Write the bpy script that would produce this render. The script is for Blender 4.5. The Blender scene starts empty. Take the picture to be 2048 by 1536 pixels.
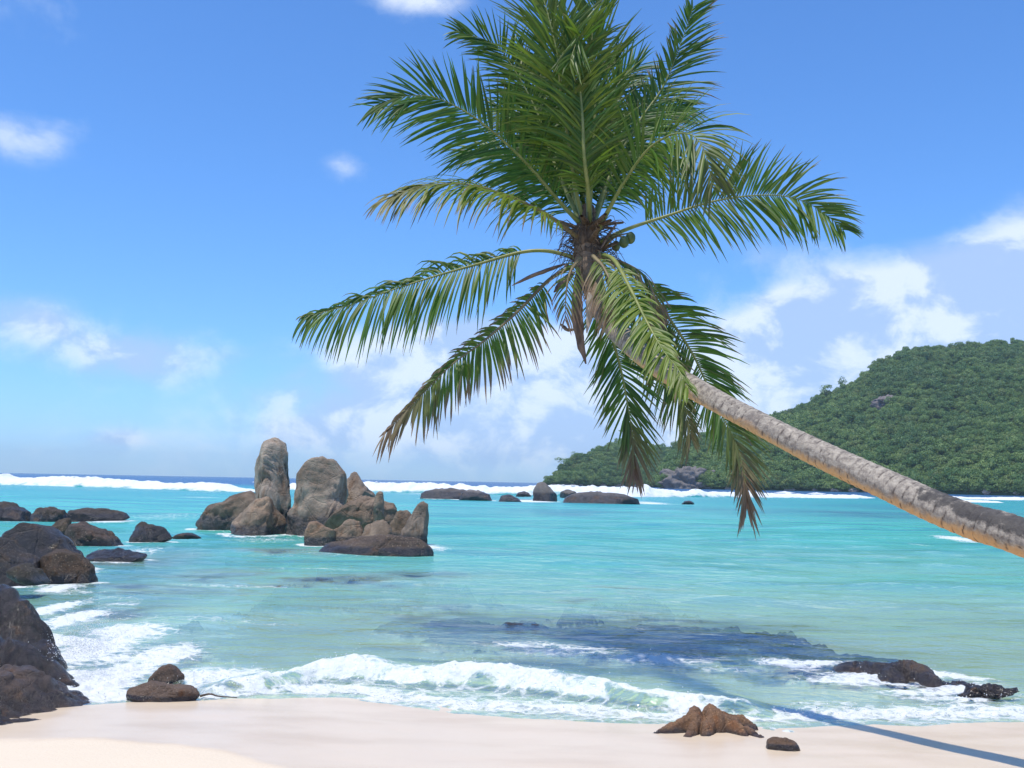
import bpy, bmesh, math
import numpy as np
from mathutils import Matrix, Vector

rng = np.random.default_rng(11)
scene = bpy.context.scene
COL = scene.collection

# ------------------------------------------------------------------ camera
FPX = 2050.0                      # focal length in pixels of a 2048 px wide picture
EYE = np.array([0.0, 0.0, 2.0])   # metres above the sea
PITCH = math.atan(196 / FPX)
ROLL = math.radians(1.06)
_r0 = np.array([1.0, 0, 0]); _f = np.array([0, math.cos(PITCH), math.sin(PITCH)])
_u0 = np.array([0, -math.sin(PITCH), math.cos(PITCH)])
_r = math.cos(ROLL) * _r0 + math.sin(ROLL) * _u0
_u = math.cos(ROLL) * _u0 - math.sin(ROLL) * _r0
cam_d = bpy.data.cameras.new('camera')
cam = bpy.data.objects.new('camera', cam_d)
COL.objects.link(cam)
cam.matrix_world = Matrix(((_r[0], _u[0], -_f[0], EYE[0]), (_r[1], _u[1], -_f[1], EYE[1]),
                           (_r[2], _u[2], -_f[2], EYE[2]), (0, 0, 0, 1)))
cam_d.sensor_width = 36.0
cam_d.lens = 36.0 * FPX / 2048.0
cam_d.clip_start = 0.1
cam_d.clip_end = 40000.0
scene.camera = cam

def ray(px, py):
    return _f + _r * ((px - 1024) / FPX) - _u * ((py - 768) / FPX)
def P(px, py, Y):
    d = ray(px, py)
    return EYE + d * (Y / d[1])
def G(px, py, z=0.0):
    d = ray(px, py)
    return EYE + d * ((z - EYE[2]) / d[2])
def hy(px):
    return 945.0 + 0.0185 * px
def bilerp(v, xs, ys):
    return np.interp(v, xs, ys)

# ------------------------------------------------------------------ node helpers
class NT:
    def __init__(s, tree):
        s.t = tree
    def add(s, typ, ins=None, **props):
        n = s.t.nodes.new(typ)
        for k, v in props.items():
            setattr(n, k, v)
        for k, v in (ins or {}).items():
            s.put(n.inputs[k], v)
        return n
    def put(s, sock, v):
        if isinstance(v, bpy.types.NodeSocket):
            s.t.links.new(v, sock)
        else:
            if sock.type == 'RGBA' and len(v) == 3:
                v = (*v, 1.0)
            sock.default_value = v
    def m(s, op, a, b=0.0, c=0.0, clamp=False):
        n = s.add('ShaderNodeMath', operation=op, use_clamp=clamp)
        for i, v in enumerate((a, b, c)):
            s.put(n.inputs[i], v)
        return n.outputs[0]
    def mix(s, f, a, b, mode='MIX'):
        n = s.add('ShaderNodeMix', data_type='RGBA', blend_type=mode)
        s.put(n.inputs[0], f); s.put(n.inputs[6], a); s.put(n.inputs[7], b)
        return n.outputs[2]
    def ss(s, v, lo, hi, a=0.0, b=1.0):
        n = s.add('ShaderNodeMapRange', interpolation_type='SMOOTHSTEP')
        for i, x in enumerate((v, lo, hi, a, b)):
            s.put(n.inputs[i], x)
        return n.outputs[0]
    def noise(s, vec, scale, detail=4.0, rough=0.55, dist=0.0):
        n = s.add('ShaderNodeTexNoise', {'Vector': vec, 'Scale': scale, 'Detail': detail,
                                         'Roughness': rough, 'Distortion': dist})
        return n.outputs['Fac']
    def vscale(s, vec, sc):
        n = s.add('ShaderNodeVectorMath', operation='MULTIPLY')
        s.put(n.inputs[0], vec); n.inputs[1].default_value = sc
        return n.outputs[0]
    def attr(s, name):
        return s.add('ShaderNodeAttribute', attribute_name=name).outputs['Fac']
    def shmix(s, f, a, b):
        n = s.add('ShaderNodeMixShader')
        s.put(n.inputs[0], f); s.put(n.inputs[1], a); s.put(n.inputs[2], b)
        return n.outputs[0]
    def bump(s, h, strength, dist):
        return s.add('ShaderNodeBump', {'Height': h, 'Strength': strength, 'Distance': dist}).outputs[0]

def new_mat(name):
    m = bpy.data.materials.new(name)
    m.use_nodes = True
    m.node_tree.nodes.clear()
    nt = NT(m.node_tree)
    out = nt.add('ShaderNodeOutputMaterial')
    return m, nt, out

# ------------------------------------------------------------------ world, sun, exposure
KX, KY = 0.20, 0.20               # shadow offset per metre of height
sun_to = np.array([-KX, -KY, 1.0]); sun_to /= np.linalg.norm(sun_to)
SUN_EL = math.asin(sun_to[2]); SUN_ROT = math.atan2(sun_to[0], sun_to[1])
world = bpy.data.worlds.new('World')
scene.world = world
world.use_nodes = True
world.node_tree.nodes.clear()
w = NT(world.node_tree)
wout = w.add('ShaderNodeOutputWorld')
sky = w.add('ShaderNodeTexSky', sky_type='NISHITA', sun_disc=False, sun_elevation=SUN_EL,
            sun_rotation=SUN_ROT, altitude=0.0, air_density=1.0, dust_density=0.3, ozone_density=3.0)
tc = w.add('ShaderNodeTexCoord')
vec = tc.outputs['Generated']
sep = w.add('ShaderNodeSeparateXYZ', {0: vec})
az = w.m('ARCTAN2', sep.outputs[0], sep.outputs[1])
el = w.m('ARCSINE', sep.outputs[2])
def blob(px, py, sx, sy, wt):
    d = ray(px, py); d = d / np.linalg.norm(d)
    a0, e0 = math.atan2(d[0], d[1]), math.asin(d[2])
    a = w.m('MULTIPLY', w.m('SUBTRACT', az, a0), FPX / sx)
    e = w.m('MULTIPLY', w.m('SUBTRACT', el, e0), FPX / sy)
    q = w.m('ADD', w.m('MULTIPLY', a, a), w.m('MULTIPLY', e, e))
    return w.m('MULTIPLY', w.m('EXPONENT', w.m('MULTIPLY', q, -1.0)), wt)
mask = None
for b in [(1990, 640, 210, 120, .95), (1780, 680, 190, 115, 1.0), (1580, 735, 190, 105, .92), (2120, 520, 130, 110, .9),
          (1578, 612, 42, 30, .70), (1505, 690, 50, 40, .5),
          (850, 715, 170, 70, .85), (1090, 740, 220, 90, .85), (950, 850, 420, 80, .56), (1000, 690, 100, 40, .45),
          (820, -10, 130, 40, .55), (30, 270, 120, 50, .40), (690, 330, 60, 45, .34), (60, 640, 130, 60, .52),
          (260, 715, 150, 55, .46), (250, 875, 60, 22, .35), (600, 868, 60, 22, .35), (1540, 510, 90, 50, .35),
          (20, 20, 140, 60, .2), (1350, 820, 260, 80, .55)]:
    v = blob(*b)
    mask = v if mask is None else w.m('ADD', mask, v)
mask = w.m('MINIMUM', mask, 0.95)
cv = w.vscale(vec, (1.0, 1.0, 1.5))
n1 = w.noise(cv, 6.5, 8.0, 0.62, 0.35)
n2 = w.noise(w.vscale(vec, (1, 1, 2.2)), 19.0, 6.0, 0.6, 0.2)
# a thin belt of cloud low over the whole horizon
belt = w.m('MULTIPLY', w.m('EXPONENT', w.m('MULTIPLY', w.m('ABSOLUTE', el), -6.0)), 0.20)
dn = w.m('ADD', w.m('ADD', w.m('MULTIPLY', n1, 0.95), w.m('MULTIPLY', n2, 0.22)), w.m('ADD', mask, belt))
dens = w.ss(dn, 0.75, 1.26)
lit = w.ss(w.noise(w.vscale(vec, (1, 1, 1.3)), 13.0, 6.0, 0.6, 0.3), 0.45, 0.60)
cloud = w.mix(lit, (4.5, 6.0, 9.0), (8.4, 9.2, 10.4))
tint = w.mix(w.ss(w.m('ABSOLUTE', el), 0.0, 0.30), (0.78, 1.22, 1.98), (0.78, 1.27, 1.86))
skyc = w.mix(1.0, sky.outputs[0], tint, 'MULTIPLY')
col = w.mix(w.m('MULTIPLY', dens, 0.82), skyc, cloud)
bg = w.add('ShaderNodeBackground', {'Color': col, 'Strength': 0.10})
w.t.links.new(bg.outputs[0], wout.inputs[0])

sun_d = bpy.data.lights.new('sun', 'SUN')
sun_d.energy = 4.2
sun_d.angle = math.radians(0.9)
sun_d.color = (1.0, 0.945, 0.845)
sun = bpy.data.objects.new('sun', sun_d)
COL.objects.link(sun)
sun.rotation_euler = Vector(-sun_to).to_track_quat('-Z', 'Y').to_euler()
sun.location = (0, 0, 60)
scene.view_settings.view_transform = 'Standard'
scene.view_settings.look = 'None'
scene.view_settings.exposure = 0.18
scene.view_settings.gamma = 1.0
scene.cycles.max_bounces = 8
scene.cycles.transparent_max_bounces = 24

# ------------------------------------------------------------------ numpy noise
_perm = np.random.default_rng(3).permutation(256)
_perm = np.concatenate([_perm, _perm, _perm])
_g = np.random.default_rng(5).normal(size=(256, 3)); _g /= np.linalg.norm(_g, axis=1)[:, None]
def perlin(p):
    p = np.asarray(p, float)
    i = np.floor(p).astype(np.int64); f = p - i
    i &= 255
    u = f * f * f * (f * (f * 6 - 15) + 10)
    out = 0
    for dx in (0, 1):
        wx = u[:, 0] if dx else 1 - u[:, 0]
        for dy in (0, 1):
            wy = u[:, 1] if dy else 1 - u[:, 1]
            for dz in (0, 1):
                wz = u[:, 2] if dz else 1 - u[:, 2]
                h = _perm[_perm[_perm[i[:, 0] + dx] + ((i[:, 1] + dy) & 255)] + ((i[:, 2] + dz) & 255)]
                g = _g[h]
                out = out + wx * wy * wz * (g[:, 0] * (f[:, 0] - dx) + g[:, 1] * (f[:, 1] - dy) + g[:, 2] * (f[:, 2] - dz))
    return out * 1.5
def fbm(p, octs=4, gain=0.5, lac=2.03):
    a, s, out = 1.0, 1.0, 0
    for k in range(octs):
        out = out + a * perlin(p * s + 17.3 * k)
        a *= gain; s *= lac
    return out
def ridged(p, octs=3):
    a, s, out = 1.0, 1.0, 0
    for k in range(octs):
        out = out + a * (1 - np.abs(perlin(p * s + 9.1 * k)) * 2)
        a *= .5; s *= 2.1
    return out
def sstep(x, a, b):
    t = np.clip((x - a) / (b - a), 0, 1)
    return t * t * (3 - 2 * t)
def nrm(v):
    return v / np.maximum(np.linalg.norm(v, axis=-1, keepdims=True), 1e-9)

# ------------------------------------------------------------------ mesh helpers
def mesh(name, verts, faces, mat=None, attrs=None, smooth=True):
    me = bpy.data.meshes.new(name)
    verts = np.asarray(verts, np.float32); faces = np.asarray(faces, np.int32)
    k = faces.shape[1]
    me.vertices.add(len(verts)); me.vertices.foreach_set('co', verts.ravel())
    me.loops.add(faces.size); me.loops.foreach_set('vertex_index', faces.ravel())
    me.polygons.add(len(faces)); me.polygons.foreach_set('loop_start', np.arange(0, faces.size, k, dtype=np.int32))
    me.update(calc_edges=True)
    me.polygons.foreach_set('use_smooth', np.full(len(faces), smooth))
    for an, av in (attrs or {}).items():
        a = me.attributes.new(an, 'FLOAT', 'POINT')
        a.data.foreach_set('value', np.asarray(av, np.float32))
    if mat:
        me.materials.append(mat)
    me.validate()
    return me
def obj(name, me, parent=None, label=None, cat=None, group=None, kind=None, loc=None):
    o = bpy.data.objects.new(name, me)
    COL.objects.link(o)
    if parent: o.parent = parent
    if loc is not None: o.location = loc
    for k, v in (('label', label), ('category', cat), ('group', group), ('kind', kind)):
        if v: o[k] = v
    return o
def grid_faces(nu, nv, wrap_v=False):
    i = np.arange(nu - 1)[:, None]; j = np.arange(nv if wrap_v else nv - 1)[None, :]
    j2 = (j + 1) % nv
    a = i * nv + j; b = (i + 1) * nv + j; c = (i + 1) * nv + j2; d = i * nv + j2
    return np.stack([a, b, c, d], -1).reshape(-1, 4)
def spline(pts, n):
    pts = np.asarray(pts, float)
    q = np.vstack([2 * pts[0] - pts[1], pts, 2 * pts[-1] - pts[-2]])
    seg = len(pts) - 1
    t = np.linspace(0, seg, n); k = np.minimum(t.astype(int), seg - 1); f = (t - k)[:, None]
    a, b, c, d = q[k], q[k + 1], q[k + 2], q[k + 3]
    return .5 * (2 * b + (c - a) * f + (2 * a - 5 * b + 4 * c - d) * f ** 2 + (3 * b - a - 3 * c + d) * f ** 3)
def frames(path, up=np.array([0, 0, 1.0])):
    T = nrm(np.gradient(path, axis=0))
    S = np.zeros_like(T)
    s = np.cross(T[0], up)
    if np.linalg.norm(s) < 1e-3: s = np.array([1.0, 0, 0])
    s /= np.linalg.norm(s)
    for i in range(len(T)):
        s = s - T[i] * np.dot(s, T[i]); s /= np.linalg.norm(s); S[i] = s
    return T, S, np.cross(S, T)
def tube(path, rad, seg=10, flat=1.0, cap=True):
    T, S, N = frames(path)
    th = np.linspace(0, 2 * np.pi, seg, endpoint=False)
    rad = np.asarray(rad)
    if rad.ndim == 1: rad = np.repeat(rad[:, None], seg, 1)
    v = path[:, None] + rad[..., None] * (np.cos(th)[None, :, None] * S[:, None] + flat * np.sin(th)[None, :, None] * N[:, None])
    return v.reshape(-1, 3), grid_faces(len(path), seg, True)[:, ::-1]
def join(parts):
    vs, fs, o = [], [], 0
    for v, f in parts:
        vs.append(v); fs.append(f + o); o += len(v)
    return np.vstack(vs), np.vstack(fs)
_ico = {}
def ico(n):
    if n not in _ico:
        bm = bmesh.new(); bmesh.ops.create_icosphere(bm, subdivisions=n, radius=1)
        bm.verts.ensure_lookup_table()
        _ico[n] = (np.array([v.co[:] for v in bm.verts]), np.array([[v.index for v in f.verts] for f in bm.faces]))
        bm.free()
    return _ico[n]

# ------------------------------------------------------------------ ground profile
_shore = np.array([G(x, y)[:2] for x, y in [(-900, 1470), (-300, 1440), (60, 1415), (250, 1402), (450, 1388), (700, 1392), (900, 1425),
                                            (1100, 1432), (1290, 1444), (1500, 1446), (1800, 1446), (2100, 1440), (2700, 1430)]])
_shore = _shore[np.argsort(_shore[:, 0])]
def shore_y(x):
    return np.interp(x, _shore[:, 0], _shore[:, 1])
_reef = [(x, y, rx, ry, h) for x, y, rx, ry, h in [
    # centre px, radius px (x, y), height over the bed
    (1040, 1255, 120, 22, .50), (1200, 1265, 170, 26, .46), (1380, 1275, 190, 28, .48), (1540, 1290, 120, 22, .42), (900, 1235, 110, 14, .38),
    (1650, 1312, 120, 22, .40), (1790, 1342, 150, 20, .34), (1950, 1370, 130, 14, .26), (1480, 1262, 120, 12, .5), (1300, 1245, 260, 10, .40), (380, 1298, 50, 9, .22),
    (440, 1314, 50, 9, .22), (700, 1160, 160, 8, .5), (850, 1150, 120, 6, .5), (560, 1110, 130, 8, .6), (430, 1150, 110, 12, .5),
    (300, 1120, 100, 16, .5), (300, 1180, 140, 14, .45), (260, 1225, 90, 16, .38), (1260, 1178, 90, 6, .4), (1150, 1200, 60, 5, .35)]]
def reef_h(x, y):
    h = np.zeros_like(x)
    q0 = np.stack([x, y, 0 * x], -1)
    w1, w2 = fbm(q0 * .8 + 3, 4, .6), fbm(q0 * .8 + 70, 4, .6)
    x = x + .55 * w1; y = y + .75 * w2
    for cx, cy, rx, ry, hh in _reef:
        c = G(cx, cy); Y = c[1]
        q = ((x - c[0]) / (rx * Y / FPX)) ** 2 + ((y - Y) / (ry * Y * Y / (2 * FPX))) ** 2
        h = np.maximum(h, hh * np.exp(-q))
    return h * np.clip(1 + .55 * w2 + .3 * w1, .1, 1.6)
def bed(x, y):
    d = y - shore_y(x)
    inn = np.clip(-d, 0, None)
    up = 0.055 * inn + 0.35 * (1 - np.exp(-(np.clip(inn - 3.0, 0, None) / 5.0) ** 2)) + .012 * np.clip(inn - 8, 0, None)
    o = np.clip(d, 0, None)
    dn = 0.040 * np.minimum(o, 2.0) + .058 * np.clip(np.minimum(o, 12) - 2.0, 0, None) + 0.022 * np.clip(np.minimum(o, 120) - 12, 0, None) \
        + 0.05 * np.clip(np.minimum(o, 500) - 160, 0, None)
    return np.where(d < 0, up, -dn)

# ------------------------------------------------------------------ materials
def sand_material():
    m, n, out = new_mat('sand')
    pos = n.add('ShaderNodeNewGeometry').outputs['Position']
    wet = n.attr('wet')
    wn = n.m('ADD', wet, n.m('MULTIPLY', n.m('SUBTRACT', n.noise(pos, 2.0, 6), .5), .6))
    wm = n.ss(wn, .25, .75)
    g = n.noise(pos, 260.0, 2.0, .7)
    big = n.noise(pos, 0.9, 4.0, .5)
    dry = n.mix(g, (.56, .46, .345), (.74, .63, .49))
    dry = n.mix(n.m('MULTIPLY', big, .5), dry, (.68, .57, .43))
    wetc = n.mix(g, (.60, .48, .345), (.69, .56, .415))
    wetc = n.mix(n.ss(n.noise(n.vscale(pos, (.5, 1.5, 1)), 1.6, 4.0), .42, .7), wetc, (.58, .455, .32))
    c = n.mix(wm, dry, wetc)
    h = n.m('ADD', n.m('MULTIPLY', g, .15), n.m('ADD', n.noise(n.vscale(pos, (1, 1.6, 1)), 9.0, 5.0), n.noise(pos, 45.0, 3.0)))
    bs = n.m('SUBTRACT', .42, n.m('MULTIPLY', wm, .36))
    bp = n.add('ShaderNodeBump', {'Height': h, 'Strength': bs, 'Distance': .012}).outputs[0]
    rough = n.m('SUBTRACT', .9, n.m('MULTIPLY', wm, .62))
    b = n.add('ShaderNodeBsdfPrincipled', {'Base Color': c, 'Roughness': rough, 'Normal': bp, 'IOR': 1.33})
    n.put(b.inputs['Specular IOR Level'], n.m('ADD', .1, n.m('MULTIPLY', wm, .22)))
    n.t.links.new(b.outputs[0], out.inputs[0])
    return m
M_SAND = sand_material()

def rock_material(name, c0, c1, c2, wetc, sc=1.0, wet_rough=.32):
    m, n, out = new_mat(name)
    pos = n.add('ShaderNodeNewGeometry').outputs['Position']
    oi = n.add('ShaderNodeObjectInfo')
    a = n.noise(pos, 1.1 * sc, 7.0, .62, .4)
    f = n.noise(pos, 7.0 * sc, 6.0, .7)
    st = n.noise(n.vscale(pos, (1.0, 1.0, .25)), 3.0 * sc, 5.0, .6, .6)
    c = n.mix(n.ss(a, .35, .65), c0, c1)
    c = n.mix(n.ss(st, .52, .72), c, c2)
    c = n.mix(n.ss(f, .35, .75, 0.0, .45), c, n.mix(.5, c0, (.08, .07, .065)))
    c = n.mix(n.ss(n.noise(pos, 30 * sc, 3.0), .58, .75, 0, .4), c, (.45, .42, .38))
    c = n.mix(1.0, c, oi.outputs['Color'], 'MULTIPLY')
    wet = n.attr('wet')
    wn = n.m('ADD', wet, n.m('MULTIPLY', n.m('SUBTRACT', n.noise(pos, 2.5 * sc, 5.0, .6), .5), .7))
    wm = n.ss(wn, .3, .75)
    wc = n.mix(n.ss(n.noise(pos, 5.0 * sc, 5.0, .65), .38, .68), wetc, tuple(2.1 * v for v in wetc))
    wc = n.mix(n.ss(n.noise(pos, 2.0 * sc, 4.0), .55, .7, 0, .55), wc, (.12, .065, .028))
    c = n.mix(wm, c, wc)
    crack = n.add('ShaderNodeTexVoronoi', {'Vector': pos, 'Scale': 1.3 * sc}, feature='DISTANCE_TO_EDGE').outputs[0]
    h = n.m('ADD', n.m('MULTIPLY', f, .6), n.m('ADD', n.m('MULTIPLY', n.noise(pos, 24.0 * sc, 5.0, .7), .35), n.m('MULTIPLY', n.ss(crack, 0, .03), .12)))
    bp = n.bump(h, 1.0, .13 / sc)
    rough = n.m('SUBTRACT', .82, n.m('MULTIPLY', wm, .82 - wet_rough))
    b = n.add('ShaderNodeBsdfPrincipled', {'Base Color': c, 'Roughness': rough, 'Normal': bp})
    n.t.links.new(b.outputs[0], out.inputs[0])
    return m
M_GRAN = rock_material('granite_brown', (.175, .138, .106), (.36, .295, .235), (.19, .12, .072), (.036, .032, .030))
M_DARK = rock_material('granite_dark', (.030, .024, .022), (.060, .047, .040), (.085, .050, .030), (.020, .018, .020))
M_SHOR = rock_material('granite_shore', (.062, .048, .040), (.105, .080, .062), (.10, .056, .028), (.026, .021, .020), 3.0, .16)
M_REEF = rock_material('granite_far', (.10, .09, .085), (.15, .14, .135), (.11, .08, .06), (.030, .028, .030), .6)

def ledge_material():
    m, n, out = new_mat('sunken_rock')
    pos = n.add('ShaderNodeNewGeometry').outputs['Position']
    a = n.noise(pos, 3.0, 6.0, .65, .5); b_ = n.noise(pos, 11.0, 5.0, .65)
    c = n.mix(n.ss(a, .35, .65), (.040, .040, .036), (.115, .095, .065))
    c = n.mix(n.ss(b_, .55, .72, 0, .6), c, (.17, .12, .075))
    drift = n.ss(n.m('ADD', n.attr('cover'), n.m('MULTIPLY', n.m('SUBTRACT', n.noise(pos, 2.2, 6.0, .6), .5), .9)), .25, .75)
    c = n.mix(drift, c, (.56, .46, .35))
    b = n.add('ShaderNodeBsdfPrincipled', {'Base Color': c, 'Roughness': .8, 'Normal': n.bump(b_, .6, .04)})
    n.t.links.new(b.outputs[0], out.inputs[0])
    return m
M_LEDGE = ledge_material()
def leaf_material(name, dark, light, yellow, brown, gloss=.35):
    m, n, out = new_mat(name)
    tone = n.attr('tone'); age = n.attr('age'); br = n.attr('brown')
    c = n.mix(tone, dark, light)
    c = n.mix(age, c, yellow)
    c = n.mix(br, c, brown)
    b = n.add('ShaderNodeBsdfPrincipled', {'Base Color': c, 'Roughness': gloss})
    tr = n.add('ShaderNodeBsdfTranslucent', {'Color': n.mix(.5, c, n.mix(br, (.24, .42, .03), brown))})
    n.put(b.inputs['Specular IOR Level'], .4)
    n.t.links.new(n.shmix(.36, b.outputs[0], tr.outputs[0]), out.inputs[0])
    return m
M_LEAF = leaf_material('palm_leaflet', (.011, .050, .012), (.052, .150, .020), (.26, .29, .03), (.25, .16, .105), .46)

def simple(name, ca, cb, scale, rough=.8, bs=.4, bd=.01, stretch=(1, 1, 1)):
    m, n, out = new_mat(name)
    pos = n.vscale(n.add('ShaderNodeTexCoord').outputs['Object'], stretch)
    f = n.noise(pos, scale, 5.0, .65, .2)
    c = n.mix(n.ss(f, .3, .7), ca, cb)
    b = n.add('ShaderNodeBsdfPrincipled', {'Base Color': c, 'Roughness': rough, 'Normal': n.bump(f, bs, bd)})
    n.t.links.new(b.outputs[0], out.inputs[0])
    return m
M_RACH = simple('palm_rachis', (.13, .17, .035), (.24, .25, .07), 9.0, .45)
M_RACHB = simple('palm_rachis_brown', (.13, .10, .05), (.24, .19, .09), 9.0, .6)
M_FIB = simple('palm_fibre', (.060, .040, .026), (.17, .115, .07), 40.0, .9, .8, .02, (1, 1, .2))
M_SPA = simple('palm_spathe', (.075, .050, .038), (.20, .14, .105), 12.0, .75, .5, .01, (1, 1, .3))
M_SPAP = simple('palm_spathe_pale', (.30, .25, .20), (.46, .40, .34), 20.0, .75, .5, .01, (1, 1, .3))
M_NUT = simple('coconut_husk', (.05, .085, .02), (.10, .13, .035), 14.0, .5)
M_WOOD = simple('drift_wood', (.05, .035, .025), (.10, .07, .05), 30.0, .8)
M_BARK = simple('tree_bark', (.10, .08, .06), (.20, .17, .13), 2.0, .9)

def trunk_material():
    m, n, out = new_mat('palm_trunk')
    pos = n.add('ShaderNodeTexCoord').outputs['Object']
    under = n.attr('under'); ring = n.attr('ring'); dark = n.attr('dark'); young = n.attr('young')
    f = n.noise(pos, 22.0, 6.0, .7)
    g = n.noise(pos, 5.0, 6.0, .65, .5)
    c = n.mix(n.ss(f, .3, .72), (.17, .143, .118), (.45, .39, .31))
    c = n.mix(n.ss(g, .50, .68, 0, .6), c, (.14, .115, .10))
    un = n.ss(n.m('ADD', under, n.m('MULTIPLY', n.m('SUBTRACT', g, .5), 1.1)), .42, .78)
    c = n.mix(n.m('MULTIPLY', un, .85), c, n.mix(f, (.52, .27, .09), (.68, .42, .19)))  # orange lichen underneath, its colour brightened to carry light bounced off the sand
    c = n.mix(n.m('MULTIPLY', n.ss(ring, .15, .8), .85), c, (.075, .058, .048))
    dn = n.ss(n.m('ADD', dark, n.m('MULTIPLY', n.m('SUBTRACT', n.noise(pos, 9.0, 6.0, .7), .5), 1.6)), .5, .8)
    c = n.mix(n.m('MULTIPLY', dn, .85), c, (.035, .032, .032))
    c = n.mix(young, c, n.mix(f, (.12, .08, .05), (.30, .215, .14)))
    h = n.m('ADD', n.m('MULTIPLY', f, .7), n.m('MULTIPLY', n.noise(pos, 70.0, 3.0), .3))
    b = n.add('ShaderNodeBsdfPrincipled', {'Base Color': c, 'Roughness': .85, 'Normal': n.bump(h, .7, .02)})
    n.t.links.new(b.outputs[0], out.inputs[0])
    return m
M_TRUNK = trunk_material()

def hill_material():
    m, n, out = new_mat('hill_soil')
    pos = n.add('ShaderNodeNewGeometry').outputs['Position']
    c = n.mix(n.noise(pos, .03, 6.0, .6), (.045, .085, .025), (.085, .120, .040))
    b = n.add('ShaderNodeBsdfPrincipled', {'Base Color': c, 'Roughness': .95})
    n.t.links.new(b.outputs[0], out.inputs[0])
    return m
M_HILL = hill_material()
def canopy_material():
    m, n, out = new_mat('forest_leaves')
    pos = n.add('ShaderNodeNewGeometry').outputs['Position']
    rnd = n.add('ShaderNodeObjectInfo').outputs['Random']
    big = n.noise(pos, .018, 5.0, .6, .4)
    c = n.mix(rnd, (.105, .205, .060), (.290, .385, .110))
    c = n.mix(n.ss(big, .45, .65, 0, .7), c, (.095, .180, .075))
    c = n.mix(n.ss(rnd, .86, 1.0, 0, .6), c, (.15, .16, .055))
    c = n.mix(n.attr('tone'), c, (.11, .19, .05))
    b = n.add('ShaderNodeBsdfPrincipled', {'Base Color': c, 'Roughness': .6})
    tr = n.add('ShaderNodeBsdfTranslucent', {'Color': n.mix(.5, c, (.14, .26, .03))})
    n.t.links.new(n.shmix(.35, b.outputs[0], tr.outputs[0]), out.inputs[0])
    return m
M_CANOPY = canopy_material()

def foam_bits(n, pos, foam):
    """lacy foam mask out of a soft coverage value and noise"""
    wv = n.add('ShaderNodeVectorMath', operation='ADD')
    nz = n.add('ShaderNodeTexNoise', {'Vector': pos, 'Scale': 2.2, 'Detail': 4.0, 'Roughness': .6})
    n.put(wv.inputs[0], pos)
    n.put(wv.inputs[1], n.vscale(nz.outputs['Color'], (.55, .40, 0)))
    lace = n.add('ShaderNodeTexVoronoi', {'Vector': wv.outputs[0], 'Scale': 4.6}, feature='DISTANCE_TO_EDGE').outputs[0]
    lace2 = n.add('ShaderNodeTexVoronoi', {'Vector': wv.outputs[0], 'Scale': 13.0}, feature='DISTANCE_TO_EDGE').outputs[0]
    l = n.m('ADD', n.m('MULTIPLY', n.ss(lace, 0, .22), -.30), n.m('MULTIPLY', n.ss(lace2, 0, .25), -.16))
    f1 = n.noise(wv.outputs[0], 3.2, 6.0, .65)
    f2 = n.noise(wv.outputs[0], 24.0, 4.0, .7)
    t = n.m('ADD', n.m('ADD', n.m('MULTIPLY', foam, 1.28), l), n.m('ADD', n.m('MULTIPLY', n.m('SUBTRACT', f1, .5), .85), n.m('MULTIPLY', n.m('SUBTRACT', f2, .5), .22)))
    return n.ss(t, .20, .78), f2, f1

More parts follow.
